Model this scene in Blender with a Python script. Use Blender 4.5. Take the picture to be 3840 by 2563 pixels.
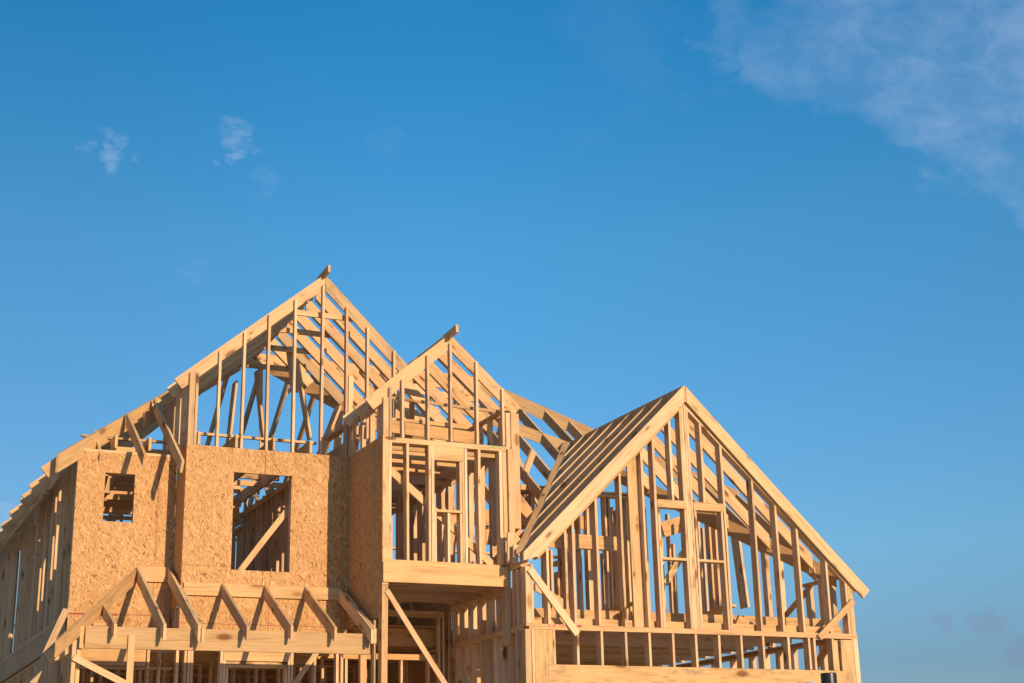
import bpy, bmesh, math, random
from mathutils import Vector, Matrix

random.seed(7)
scene = bpy.context.scene
for o in list(bpy.data.objects):
    bpy.data.objects.remove(o)
coll = scene.collection

# ------------------------------------------------------------------ camera
cam_d = bpy.data.cameras.new("camera")
cam = bpy.data.objects.new("camera", cam_d)
coll.objects.link(cam)
cam_d.sensor_width = 36.0
cam_d.sensor_fit = 'HORIZONTAL'
cam_d.lens = 5623.376 / 3840 * 36.0
cam_d.clip_start = 0.1
cam_d.clip_end = 20000
right = Vector((0.9065, -0.4217, -0.0225)); fwd = Vector((0.4086, 0.8624, 0.2988)).normalized()
right = (right - fwd * right.dot(fwd)).normalized(); up = right.cross(fwd)
cam.matrix_world = Matrix(((right.x, up.x, -fwd.x, 0), (right.y, up.y, -fwd.y, 0), (right.z, up.z, -fwd.z, 1.6), (0, 0, 0, 1)))
scene.camera = cam
scene.render.resolution_x = 1024
scene.render.resolution_y = 683

# ------------------------------------------------------------------ light
SUN_EL = math.radians(14.5)
SUN_AZ = math.radians(168)          # clockwise from +Y: behind the camera, a little to the right
sun_dir = Vector((math.sin(SUN_AZ) * math.cos(SUN_EL), math.cos(SUN_AZ) * math.cos(SUN_EL), math.sin(SUN_EL)))
sd = bpy.data.lights.new("sun", 'SUN'); sd.energy = 4.35; sd.angle = math.radians(0.5); sd.color = (1.0, 0.75, 0.47)
so = bpy.data.objects.new("sun", sd); coll.objects.link(so)
so.rotation_euler = (-sun_dir).to_track_quat('-Z', 'Y').to_euler()

world = bpy.data.worlds.new("World"); scene.world = world; world.use_nodes = True
nt = world.node_tree; nt.nodes.clear()
N = nt.nodes.new; L = nt.links.new
sky = N('ShaderNodeTexSky'); sky.sky_type = 'NISHITA'; sky.sun_disc = False
sky.sun_elevation = SUN_EL; sky.sun_rotation = SUN_AZ
sky.altitude = 200; sky.air_density = 1.0; sky.dust_density = 0.3; sky.ozone_density = 3.0
bg = N('ShaderNodeBackground'); bg.inputs['Strength'].default_value = 0.136
wo = N('ShaderNodeOutputWorld')
# thin high cloud, laid out by real sky direction
tc = N('ShaderNodeTexCoord')
def vdot(vec, const):
    m = N('ShaderNodeVectorMath'); m.operation = 'DOT_PRODUCT'; L(vec, m.inputs[0]); m.inputs[1].default_value = const; return m.outputs['Value']
def math_(op, a, b=None, clamp=False):
    m = N('ShaderNodeMath'); m.operation = op; m.use_clamp = clamp
    for i, v in enumerate((a, b)):
        if v is None: continue
        if isinstance(v, (int, float)): m.inputs[i].default_value = v
        else: L(v, m.inputs[i])
    return m.outputs[0]
def noise(vec, scale, detail, rough, dist=0.0):
    n = N('ShaderNodeTexNoise'); n.inputs['Scale'].default_value = scale; n.inputs['Detail'].default_value = detail
    n.inputs['Roughness'].default_value = rough; n.inputs['Distortion'].default_value = dist; L(vec, n.inputs['Vector']); return n.outputs['Fac']
def mapr(v, a, b, c, d):
    m = N('ShaderNodeMapRange'); m.inputs[1].default_value = a; m.inputs[2].default_value = b; m.inputs[3].default_value = c; m.inputs[4].default_value = d
    m.interpolation_type = 'SMOOTHSTEP'; L(v, m.inputs[0]); return m.outputs[0]
mp = N('ShaderNodeMapping'); L(tc.outputs['Generated'], mp.inputs['Vector'])
mp.inputs['Rotation'].default_value = (0.3, 0.5, 0.4); mp.inputs['Scale'].default_value = (1.0, 1.8, 2.2)
def warped(scale, amount, detail=7.0):
    """sky direction pushed about by turbulence, so that soft patches get ragged edges"""
    n = N('ShaderNodeTexNoise'); n.inputs['Scale'].default_value = scale; n.inputs['Detail'].default_value = detail; n.inputs['Roughness'].default_value = 0.62
    L(mp.outputs[0], n.inputs['Vector'])
    s_ = N('ShaderNodeVectorMath'); s_.operation = 'SUBTRACT'; L(n.outputs['Color'], s_.inputs[0]); s_.inputs[1].default_value = (0.5, 0.5, 0.5)
    k_ = N('ShaderNodeVectorMath'); k_.operation = 'SCALE'; L(s_.outputs[0], k_.inputs[0]); k_.inputs['Scale'].default_value = amount
    a_ = N('ShaderNodeVectorMath'); a_.operation = 'ADD'; L(tc.outputs['Generated'], a_.inputs[0]); L(k_.outputs[0], a_.inputs[1])
    z_ = N('ShaderNodeVectorMath'); z_.operation = 'NORMALIZE'; L(a_.outputs[0], z_.inputs[0]); return z_.outputs[0]
def patches(lst, vec):
    """union of soft patches (direction, inner radius, outer radius, amount)"""
    tot = None
    for d, r0, r1, am in lst:
        v = vdot(vec, Vector(d).normalized())
        v = mapr(v, math.cos(r1), math.cos(r0), 0.0, am)
        tot = v if tot is None else math_('MAXIMUM', tot, v)
    return tot
BIG = [
    ((0.5507, 0.6819, 0.4814), 0.00711, 0.05335, 0.60),
    ((0.5868, 0.6634, 0.4643), 0.02667, 0.07469, 0.85),
    ((0.6270, 0.6381, 0.4469), 0.03912, 0.08358, 0.95),
    ((0.6534, 0.6416, 0.4018), 0.01778, 0.05868, 0.75),
    ((0.6174, 0.6631, 0.4233), 0.01067, 0.04979, 0.70),
    ((0.5316, 0.6989, 0.4784), 0.00178, 0.03557, 0.50),
    ((0.4990, 0.7123, 0.4937), 0.00089, 0.02667, 0.30),
    ((0.6404, 0.6600, 0.3928), 0.00356, 0.03023, 0.50),
    ((0.6642, 0.6493, 0.3704), 0.00178, 0.02667, 0.60),
    ((0.5799, 0.6848, 0.4413), 0.00356, 0.03023, 0.60),
    ((0.4469, 0.7580, 0.4751), 0.00178, 0.05335, 0.12),
]
SMALL = [
    ((0.2174, 0.8785, 0.4254), 0.00142, 0.01103, 0.95),
    ((0.2249, 0.8758, 0.4271), 0.00089, 0.00854, 0.80),
    ((0.2233, 0.8799, 0.4193), 0.00053, 0.00569, 0.75),
    ((0.2298, 0.8796, 0.4165), 0.00071, 0.00747, 0.80),
    ((0.2259, 0.8829, 0.4116), 0.00089, 0.00711, 1.00),
    ((0.2239, 0.8849, 0.4085), 0.00036, 0.00427, 0.80),
    ((0.2113, 0.8897, 0.4048), 0.00036, 0.00391, 0.40),
    ((0.2435, 0.8851, 0.3965), 0.00089, 0.01334, 0.30),
    ((0.1493, 0.9027, 0.4036), 0.00107, 0.00747, 1.00),
    ((0.1442, 0.9018, 0.4073), 0.00053, 0.00498, 0.70),
    ((0.1321, 0.9034, 0.4079), 0.00053, 0.00605, 0.60),
    ((0.1331, 0.9055, 0.4030), 0.00036, 0.00462, 0.40),
    ((0.1444, 0.8979, 0.4158), 0.00089, 0.00747, 0.60),
    ((0.1532, 0.8976, 0.4133), 0.00089, 0.00747, 0.65),
    ((0.1619, 0.8993, 0.4062), 0.00036, 0.00356, 0.55),
    ((0.3151, 0.8508, 0.4206), 0.00089, 0.01600, 0.15),
    ((0.2087, 0.9169, 0.3401), 0.00089, 0.01067, 0.22),
    ((0.6677, 0.6536, 0.3564), 0.00089, 0.01067, 0.50),
    ((0.1052, 0.9779, 0.1808), 0.00089, 0.01245, 0.80),
]
GREY = [
    ((0.6739, 0.7310, 0.1074), 0.00142, 0.01245, 0.60),
    ((0.6691, 0.7357, 0.1046), 0.00089, 0.01067, 0.50),
    ((0.6523, 0.7506, 0.1053), 0.00089, 0.00711, 0.45),
    ((0.6863, 0.7216, 0.0903), 0.00142, 0.01067, 0.70),
    ((0.6829, 0.7252, 0.0882), 0.00089, 0.00889, 0.50),
]

n1 = noise(mp.outputs[0], 7.0, 7.0, 0.55, 0.5)
n2 = noise(mp.outputs[0], 26.0, 7.0, 0.6, 0.4)
soft = math_('ADD', math_('MULTIPLY', n1, 0.6), math_('MULTIPLY', n2, 0.4))
big = math_('MULTIPLY', patches(BIG, warped(9.0, 0.17)), mapr(soft, 0.36, 0.66, 0.22, 1.0))
big = math_('MULTIPLY', big, 0.39)
small = math_('MULTIPLY', patches(SMALL, warped(38.0, 0.035, 9.0)), mapr(noise(mp.outputs[0], 90.0, 6.0, 0.6, 0.3), 0.35, 0.62, 0.25, 1.0))
small = math_('MULTIPLY', small, 0.25)
cov = math_('MAXIMUM', big, small)
grey = math_('MULTIPLY', patches(GREY, warped(30.0, 0.03)), 0.7)
hs = N('ShaderNodeHueSaturation'); hs.inputs['Saturation'].default_value = 1.28; hs.inputs['Value'].default_value = 1.0; hs.inputs['Hue'].default_value = 0.488
L(sky.outputs[0], hs.inputs['Color'])
mx = N('ShaderNodeMix'); mx.data_type = 'RGBA'; L(cov, mx.inputs[0]); L(hs.outputs[0], mx.inputs[6]); mx.inputs[7].default_value = (3.6, 4.4, 6.0, 1)
# clearer air towards the horizon than the model gives
sepz = N('ShaderNodeSeparateXYZ'); L(tc.outputs['Generated'], sepz.inputs[0])
rz = N('ShaderNodeValToRGB'); el = rz.color_ramp.elements
stops = [(0.0, (0.32, 0.33, 0.42)), (0.086, (0.38, 0.385, 0.485)), (0.16, (0.73, 0.65, 0.69)), (0.235, (0.86, 0.75, 0.80)), (0.363, (0.98, 0.88, 0.89)), (0.49, (0.57, 0.87, 0.95)), (1.0, (0.6, 0.75, 0.85))]
while len(el) < len(stops): el.new(0.5)
for i_, (p_, c_) in enumerate(stops): el[i_].position = p_; el[i_].color = c_ + (1,)
L(sepz.outputs[2], rz.inputs[0])
mul = N('ShaderNodeVectorMath'); mul.operation = 'MULTIPLY'; L(hs.outputs[0], mul.inputs[0]); L(rz.outputs[0], mul.inputs[1])
mul2 = N('ShaderNodeVectorMath'); mul2.operation = 'SCALE'; L(mul.outputs[0], mul2.inputs[0]); mul2.inputs['Scale'].default_value = 1.3
# the sky is a little deeper towards the north-west
side = mapr(vdot(tc.outputs['Generated'], Vector((0.907, -0.421, 0.0))), -0.33, 0.0, 0.0, 1.0)
tw = N('ShaderNodeMix'); tw.data_type = 'RGBA'; L(side, tw.inputs[0]); tw.inputs[6].default_value = (0.90, 0.80, 0.79, 1); tw.inputs[7].default_value = (1, 1, 1, 1)
mul3 = N('ShaderNodeVectorMath'); mul3.operation = 'MULTIPLY'; L(mul2.outputs[0], mul3.inputs[0]); L(tw.outputs[2], mul3.inputs[1])
L(mul3.outputs[0], mx.inputs[6])
mg_ = N('ShaderNodeMix'); mg_.data_type = 'RGBA'; L(grey, mg_.inputs[0]); L(mx.outputs[2], mg_.inputs[6]); mg_.inputs[7].default_value = (1.45, 1.95, 2.95, 1)
L(mg_.outputs[2], bg.inputs['Color']); L(bg.outputs[0], wo.inputs['Surface'])

scene.view_settings.view_transform = 'Standard'
scene.view_settings.look = 'None'
scene.view_settings.exposure = 0.12
scene.view_settings.gamma = 1.0

# ------------------------------------------------------------------ materials
def new_mat(name):
    m = bpy.data.materials.new(name); m.use_nodes = True
    t = m.node_tree; t.nodes.clear()
    out = t.nodes.new('ShaderNodeOutputMaterial'); p = t.nodes.new('ShaderNodeBsdfPrincipled')
    t.links.new(p.outputs[0], out.inputs['Surface'])
    return m, t, p

def nd(t, typ, **kw):
    n = t.nodes.new(typ)
    for k, v in kw.items(): setattr(n, k, v)
    return n

def setin(t, n, **kw):
    for k, v in kw.items():
        k = k.replace('_', ' ')
        s = n.inputs[k]
        if hasattr(v, 'links'): t.links.new(v, s)
        else: s.default_value = v

def ramp(t, fac, stops):
    r = t.nodes.new('ShaderNodeValToRGB'); e = r.color_ramp.elements
    while len(e) < len(stops): e.new(0.5)
    for i, (pos, c) in enumerate(stops): e[i].position = pos; e[i].color = (c + (1,)) if len(c) == 3 else c
    t.links.new(fac, r.inputs[0]); return r.outputs[0]

def mixc(t, fac, a, b, mode='MIX'):
    m = nd(t, 'ShaderNodeMix', data_type='RGBA', blend_type=mode)
    for i, v in ((0, fac), (6, a), (7, b)):
        if hasattr(v, 'links'): t.links.new(v, m.inputs[i])
        else: m.inputs[i].default_value = v if i == 0 else ((v + (1,)) if len(v) == 3 else v)
    return m.outputs[2]

def m1(t, op, a, b=0.0, clamp=False):
    m = nd(t, 'ShaderNodeMath', operation=op, use_clamp=clamp)
    for i, v in enumerate((a, b)):
        if hasattr(v, 'links'): t.links.new(v, m.inputs[i])
        else: m.inputs[i].default_value = v
    return m.outputs[0]

def wood_material(name='lumber', grain_amt=0.6, knot_scale=(2.3, 6.0, 6.0)):
    m, t, p = new_mat(name)
    tc = nd(t, 'ShaderNodeTexCoord'); oi = nd(t, 'ShaderNodeObjectInfo')
    rnd = oi.outputs['Random']
    wn = nd(t, 'ShaderNodeTexWhiteNoise', noise_dimensions='1D'); t.links.new(rnd, wn.inputs['W'])
    wn2 = nd(t, 'ShaderNodeTexWhiteNoise', noise_dimensions='1D'); t.links.new(m1(t, 'MULTIPLY', rnd, 37.3), wn2.inputs['W'])
    off = nd(t, 'ShaderNodeVectorMath', operation='SCALE'); t.links.new(wn.outputs['Color'], off.inputs[0]); off.inputs['Scale'].default_value = 60.0
    pos = nd(t, 'ShaderNodeVectorMath', operation='ADD'); t.links.new(tc.outputs['Object'], pos.inputs[0]); t.links.new(off.outputs[0], pos.inputs[1])
    # growth rings: long streaks that wander along the board
    mg = nd(t, 'ShaderNodeMapping'); t.links.new(pos.outputs[0], mg.inputs[0]); mg.inputs['Scale'].default_value = (0.55, 9.0, 9.0)
    g = nd(t, 'ShaderNodeTexNoise'); t.links.new(mg.outputs[0], g.inputs[0]); setin(t, g, Scale=1.6, Detail=5.0, Roughness=0.62, Distortion=0.5)
    mf = nd(t, 'ShaderNodeMapping'); t.links.new(pos.outputs[0], mf.inputs[0]); mf.inputs['Scale'].default_value = (2.0, 70.0, 70.0)
    gf = nd(t, 'ShaderNodeTexNoise'); t.links.new(mf.outputs[0], gf.inputs[0]); setin(t, gf, Scale=1.0, Detail=3.0, Roughness=0.7)
    tint = oi.outputs['Color']
    # broad weathering
    bw = nd(t, 'ShaderNodeTexNoise'); t.links.new(pos.outputs[0], bw.inputs[0]); setin(t, bw, Scale=1.3, Detail=4.0, Roughness=0.6)
    base = ramp(t, rnd, [(0.0, (0.66, 0.405, 0.19)), (0.2, (0.73, 0.50, 0.265)), (0.36, (0.60, 0.365, 0.165)), (0.5, (0.76, 0.53, 0.30)), (0.62, (0.68, 0.44, 0.21)), (0.70, (0.62, 0.40, 0.20)), (0.76, (0.46, 0.31, 0.165)), (0.81, (0.62, 0.39, 0.19)), (0.86, (0.68, 0.40, 0.21)), (1.0, (0.72, 0.47, 0.235))])
    grain = ramp(t, g.outputs['Fac'], [(0.30, (0.62, 0.55, 0.48)), (0.47, (0.97, 0.96, 0.94)), (0.56, (1.05, 1.04, 1.02)), (0.75, (0.80, 0.70, 0.60))])
    base = mixc(t, 1.0, base, tint, 'MULTIPLY')
    c = mixc(t, grain_amt, base, mixc(t, 1.0, base, grain, 'MULTIPLY'))
    fine = ramp(t, gf.outputs['Fac'], [(0.3, (0.80, 0.76, 0.72)), (0.6, (1.04, 1.03, 1.02))])
    c = mixc(t, 0.6, c, mixc(t, 1.0, c, fine, 'MULTIPLY'))
    weather = ramp(t, bw.outputs['Fac'], [(0.25, (0.78, 0.74, 0.72)), (0.55, (1.0, 1.0, 1.0)), (0.8, (1.06, 1.0, 0.93))])
    c = mixc(t, 0.75, c, mixc(t, 1.0, c, weather, 'MULTIPLY'))
    # grey-green mildew on some boards
    ml = nd(t, 'ShaderNodeTexNoise'); mm = nd(t, 'ShaderNodeMapping'); t.links.new(pos.outputs[0], mm.inputs[0]); mm.inputs['Scale'].default_value = (2.2, 9, 9)
    t.links.new(mm.outputs[0], ml.inputs[0]); setin(t, ml, Scale=1.2, Detail=6.0, Roughness=0.7)
    mk = m1(t, 'MULTIPLY', m1(t, 'GREATER_THAN', wn2.outputs['Value'], 0.80), ramp(t, ml.outputs['Fac'], [(0.52, (0, 0, 0)), (0.68, (0.75, 0.75, 0.75))]))
    c = mixc(t, mk, c, (0.20, 0.175, 0.12))
    # knots
    mkn = nd(t, 'ShaderNodeMapping'); t.links.new(pos.outputs[0], mkn.inputs[0]); mkn.inputs['Scale'].default_value = knot_scale
    vo = nd(t, 'ShaderNodeTexVoronoi', feature='F1'); t.links.new(mkn.outputs[0], vo.inputs['Vector']); setin(t, vo, Scale=1.0, Randomness=1.0)
    sp = nd(t, 'ShaderNodeSeparateColor'); t.links.new(vo.outputs['Color'], sp.inputs[0])
    kn = m1(t, 'SUBTRACT', vo.outputs['Distance'], m1(t, 'MULTIPLY', sp.outputs[0], 0.17))
    ka = ramp(t, kn, [(0.0, (1, 1, 1)), (0.035, (0.8, 0.8, 0.8)), (0.10, (0, 0, 0))])
    kh = ramp(t, kn, [(0.05, (0.45, 0.45, 0.45)), (0.24, (0, 0, 0))])
    c = mixc(t, kh, c, (0.46, 0.235, 0.09))
    c = mixc(t, m1(t, 'MULTIPLY', ka, m1(t, 'ADD', m1(t, 'MULTIPLY', sp.outputs[1], 0.75), 0.25)), c, (0.17, 0.075, 0.03))
    setin(t, p, Base_Color=c, Roughness=0.72)
    p.inputs['Specular IOR Level'].default_value = 0.15
    bp = nd(t, 'ShaderNodeBump'); bp.inputs['Strength'].default_value = 0.25; bp.inputs['Distance'].default_value = 0.002
    t.links.new(gf.outputs['Fac'], bp.inputs['Height']); t.links.new(bp.outputs[0], p.inputs['Normal'])
    return m

def osb_material():
    m, t, p = new_mat('osb')
    tc = nd(t, 'ShaderNodeTexCoord')
    pos = tc.outputs['Object']
    layers = []
    wob = nd(t, 'ShaderNodeTexNoise'); t.links.new(pos, wob.inputs[0]); setin(t, wob, Scale=4.5, Detail=3.0)
    wv = nd(t, 'ShaderNodeVectorMath', operation='SCALE'); t.links.new(wob.outputs['Color'], wv.inputs[0]); wv.inputs['Scale'].default_value = 0.16
    wp = nd(t, 'ShaderNodeVectorMath', operation='ADD'); t.links.new(pos, wp.inputs[0]); t.links.new(wv.outputs[0], wp.inputs[1]); pos_ = pos; pos = wp.outputs[0]
    for ang, sc, sh in ((1.57, (12, 1, 58), 0.0), (1.15, (16, 1, 90), 3.1), (1.95, (15, 1, 75), 7.7), (0.55, (16, 1, 81), 12.3), (1.45, (14, 1, 70), 19.9), (2.6, (16, 1, 87), 27.1), (1.75, (18, 1, 96), 33.3), (1.3, (15, 1, 102), 41.9), (2.15, (19, 1, 84), 47.2)):
        mp = nd(t, 'ShaderNodeMapping'); t.links.new(pos, mp.inputs[0]); mp.inputs['Rotation'].default_value = (0, ang, 0); mp.inputs['Location'].default_value = (sh, 0, sh * 1.7)
        mp2 = nd(t, 'ShaderNodeMapping'); t.links.new(mp.outputs[0], mp2.inputs[0]); mp2.inputs['Scale'].default_value = sc
        vo = nd(t, 'ShaderNodeTexVoronoi', feature='F1'); t.links.new(mp2.outputs[0], vo.inputs['Vector']); vo.inputs['Scale'].default_value = 1.0
        s = nd(t, 'ShaderNodeSeparateColor'); t.links.new(vo.outputs['Color'], s.inputs[0]); layers.append((s, vo))
    v = layers[0][0].outputs[0]
    # top flakes win where their own random is high
    for s, vo in layers[1:]:
        sel = m1(t, 'GREATER_THAN', s.outputs[1], 0.70)
        mv = nd(t, 'ShaderNodeMix', data_type='FLOAT'); t.links.new(sel, mv.inputs[0]); t.links.new(v, mv.inputs[2]); t.links.new(s.outputs[0], mv.inputs[3]); v = mv.outputs[0]
    c = ramp(t, v, [(0.0, (0.20, 0.085, 0.028)), (0.06, (0.32, 0.15, 0.055)), (0.16, (0.47, 0.25, 0.10)), (0.7, (0.555, 0.325, 0.14)), (0.88, (0.61, 0.39, 0.18)), (1.0, (0.70, 0.49, 0.265))])
    pos = pos_
    big = nd(t, 'ShaderNodeTexNoise'); t.links.new(pos, big.inputs[0]); setin(t, big, Scale=1.1, Detail=3.0, Roughness=0.55)
    c = mixc(t, 1.0, c, ramp(t, big.outputs['Fac'], [(0.3, (0.93, 0.86, 0.80)), (0.7, (1.04, 1.04, 1.04))]), 'MULTIPLY')
    # each 4 x 8 ft sheet has its own tone, with a dark hairline joint
    sx = nd(t, 'ShaderNodeSeparateXYZ'); t.links.new(pos, sx.inputs[0])
    gx = m1(t, 'MULTIPLY', m1(t, 'ADD', sx.outputs[0], 0.02), 1 / 1.22); gz = m1(t, 'MULTIPLY', m1(t, 'ADD', sx.outputs[2], 0.35), 1 / 2.44)
    cb = nd(t, 'ShaderNodeCombineXYZ'); t.links.new(m1(t, 'FLOOR', gx), cb.inputs[0]); t.links.new(m1(t, 'FLOOR', gz), cb.inputs[2])
    wn = nd(t, 'ShaderNodeTexWhiteNoise', noise_dimensions='3D'); t.links.new(cb.outputs[0], wn.inputs['Vector'])
    c = mixc(t, 1.0, c, ramp(t, wn.outputs['Value'], [(0.0, (0.90, 0.87, 0.84)), (1.0, (1.05, 1.06, 1.09))]), 'MULTIPLY')
    fx = m1(t, 'FRACT', gx); edge = m1(t, 'LESS_THAN', fx, 0.006)
    c = mixc(t, m1(t, 'MULTIPLY', edge, 0.6), c, (0.16, 0.06, 0.03))
    setin(t, p, Base_Color=c, Roughness=0.62)
    p.inputs['Specular IOR Level'].default_value = 0.15
    bp = nd(t, 'ShaderNodeBump'); bp.inputs['Strength'].default_value = 0.35; bp.inputs['Distance'].default_value = 0.003
    t.links.new(v, bp.inputs['Height']); t.links.new(bp.outputs[0], p.inputs['Normal'])
    return m

def plain_material(name, col, rough=0.6, var=0.15, scale=30.0):
    m, t, p = new_mat(name)
    tc = nd(t, 'ShaderNodeTexCoord'); n = nd(t, 'ShaderNodeTexNoise'); t.links.new(tc.outputs['Object'], n.inputs[0]); setin(t, n, Scale=scale, Detail=4.0)
    lo = tuple(x * (1 - var) for x in col); hi = tuple(x * (1 + var) for x in col)
    setin(t, p, Base_Color=ramp(t, n.outputs['Fac'], [(0.3, lo), (0.7, hi)]), Roughness=rough)
    return m

def ground_material():
    m, t, p = new_mat('building_site_dirt')
    tc = nd(t, 'ShaderNodeTexCoord')
    a = nd(t, 'ShaderNodeTexNoise'); t.links.new(tc.outputs['Object'], a.inputs[0]); setin(t, a, Scale=0.35, Detail=8.0, Roughness=0.65)
    c = ramp(t, a.outputs['Fac'], [(0.3, (0.46, 0.34, 0.20)), (0.55, (0.60, 0.46, 0.29)), (0.75, (0.46, 0.37, 0.21))])
    setin(t, p, Base_Color=c, Roughness=0.95)
    bp = nd(t, 'ShaderNodeBump'); bp.inputs['Strength'].default_value = 0.6; bp.inputs['Distance'].default_value = 0.05
    t.links.new(a.outputs['Fac'], bp.inputs['Height']); t.links.new(bp.outputs[0], p.inputs['Normal'])
    return m

WOOD = wood_material(); BEAM = wood_material('wide_lumber', 0.85, (1.5, 3.6, 3.6)); OSB = osb_material()
RED = plain_material('red_edge_paint', (0.30, 0.045, 0.03), 0.7)
PINK = plain_material('pink_crayon', (0.72, 0.10, 0.13), 0.6)
GREEN = plain_material('green_crayon', (0.12, 0.42, 0.16), 0.6)
BLACK = plain_material('black_plastic', (0.02, 0.02, 0.02), 0.33)
PALE = plain_material('pale_blue_plastic', (0.40, 0.50, 0.62), 0.35)
STEEL = plain_material('galvanised_metal', (0.45, 0.45, 0.44), 0.4)
DIRT = ground_material(); CONC = plain_material('concrete', (0.36, 0.34, 0.31), 0.9, 0.2, 8)

# ------------------------------------------------------------------ helpers
def mesh_object(name, bm, mat, parent=None, matrix=None):
    bmesh.ops.recalc_face_normals(bm, faces=bm.faces)
    me = bpy.data.meshes.new(name); bm.to_mesh(me); bm.free(); me.materials.append(mat)
    o = bpy.data.objects.new(name, me); coll.objects.link(o)
    if matrix is not None: o.matrix_world = matrix
    if parent is not None: o.parent = parent
    return o

WDIR = {0: Vector((0, 0, 1)), 1: Vector((0, -1, 0)), 2: Vector((-1, 0, 0))}
def board_geometry(A, B, w, t, d, ca, cb):
    """one sawn board: A-B is the middle of its top face, w points out of that face,
    t is the width of the face, d the depth behind it; ends square, plumb (1) or level-and-plumb (2)"""
    A = Vector(A); B = Vector(B); u = B - A; Ln = u.length; u.normalize()
    w = (w - u * w.dot(u)).normalized(); y = w.cross(u)
    def shift(c):
        if not c or abs(w.z) < 0.05: return 0.0
        k = d / w.z
        return -k * u.z
    bm = bmesh.new(); vs = []
    sa, sb = shift(ca), shift(cb)
    if ca == 2:       # plumb for the upper part, then a level seat cut
        zc = d * 0.45
        for s in (-1, 1):
            pts = [(0, 0), (sa * 0.45, -zc), (zc * 1.5, -d), (Ln + sb, -d), (Ln, 0)]
            vs.append([bm.verts.new((px, s * t / 2, pz)) for px, pz in pts])
        a, b = vs
        bm.faces.new(a); bm.faces.new(b[::-1])
        n = len(a)
        for i in range(n): bm.faces.new((a[i], a[(i + 1) % n], b[(i + 1) % n], b[i]))
    else:             # sawn timber is never quite straight
        n = 6 if Ln > 1.2 else 1
        bow_y = random.gauss(0, 0.0016) * Ln; bow_z = random.gauss(0, 0.0012) * Ln; tw = random.gauss(0, 0.006)
        rings = []
        for i in range(n + 1):
            f = i / n; k = math.sin(math.pi * f); q = tw * k
            oy, oz = bow_y * k, bow_z * k
            ring = []
            for sy, sz in ((-1, 0), (1, 0), (1, -1), (-1, -1)):
                px = Ln * f
                if i == 0: px = sa if sz else 0.0
                if i == n: px = Ln + (sb if sz else 0.0)
                yy, zz = sy * t / 2 + oy, sz * d + oz
                ring.append(bm.verts.new((px, yy - q * (zz + d / 2), zz + q * yy)))
            rings.append(ring)
        bm.faces.new(rings[0][::-1]); bm.faces.new(rings[-1])
        for r0_, r1_ in zip(rings, rings[1:]):
            for i in range(4): bm.faces.new((r0_[i], r0_[(i + 1) % 4], r1_[(i + 1) % 4], r1_[i]))
    bmesh.ops.bevel(bm, geom=[e for e in bm.edges if e.calc_face_angle(0) > 0.5], offset=0.0025, segments=1, affect='EDGES')
    M = Matrix(((u.x, y.x, w.x, A.x), (u.y, y.y, w.y, A.y), (u.z, y.z, w.z, A.z), (0, 0, 0, 1)))
    return bm, M

def panel(name, origin, ux, xs, zs, thick, mat, parent, holes=()):
    """sheet with rectangular openings: ux is the in-plane horizontal axis, z the vertical one; thickness goes away from the outer face"""
    ux = Vector(ux); uz = Vector((0, 0, 1)); n = ux.cross(uz)          # n points out of the outer face
    X = sorted({xs[0], xs[1]} | {h[0] for h in holes} | {h[1] for h in holes}); Z = sorted({zs[0], zs[1]} | {h[2] for h in holes} | {h[3] for h in holes})
    bm = bmesh.new(); V = {}
    def v(i, j, k):
        if (i, j, k) not in V: V[(i, j, k)] = bm.verts.new((X[i], k * thick, Z[j]))
        return V[(i, j, k)]
    def solid(i, j):
        if i < 0 or j < 0 or i >= len(X) - 1 or j >= len(Z) - 1: return False
        cx, cz = (X[i] + X[i + 1]) / 2, (Z[j] + Z[j + 1]) / 2
        return not any(h[0] < cx < h[1] and h[2] < cz < h[3] for h in holes)
    for i in range(len(X) - 1):
        for j in range(len(Z) - 1):
            if not solid(i, j): continue
            for k in (0, 1): bm.faces.new((v(i, j, k), v(i + 1, j, k), v(i + 1, j + 1, k), v(i, j + 1, k)))
            if not solid(i - 1, j): bm.faces.new((v(i, j, 0), v(i, j + 1, 0), v(i, j + 1, 1), v(i, j, 1)))
            if not solid(i + 1, j): bm.faces.new((v(i + 1, j, 0), v(i + 1, j + 1, 0), v(i + 1, j + 1, 1), v(i + 1, j, 1)))
            if not solid(i, j - 1): bm.faces.new((v(i, j, 0), v(i + 1, j, 0), v(i + 1, j, 1), v(i, j, 1)))
            if not solid(i, j + 1): bm.faces.new((v(i, j + 1, 0), v(i + 1, j + 1, 0), v(i + 1, j + 1, 1), v(i, j + 1, 1)))
    M = Matrix(((ux.x, -n.x, 0, origin[0]), (ux.y, -n.y, 0, origin[1]), (ux.z, -n.z, 1, origin[2]), (0, 0, 0, 1)))
    return mesh_object(name, bm, mat, parent, M)

def box(bm, lo, hi):
    vs = [bm.verts.new((x, y, z)) for x in (lo[0], hi[0]) for y in (lo[1], hi[1]) for z in (lo[2], hi[2])]
    for f in ((0, 1, 3, 2), (4, 6, 7, 5), (0, 4, 5, 1), (2, 3, 7, 6), (0, 2, 6, 4), (1, 5, 7, 3)): bm.faces.new([vs[i] for i in f])

# ------------------------------------------------------------------ ground
bm = bmesh.new()
bmesh.ops.create_grid(bm, x_segments=60, y_segments=60, size=4000)
for v_ in bm.verts:
    if v_.co.length > 200: v_.co.z += random.uniform(-2, 1)
g = mesh_object('ground', bm, DIRT); g['kind'] = 'structure'

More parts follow.
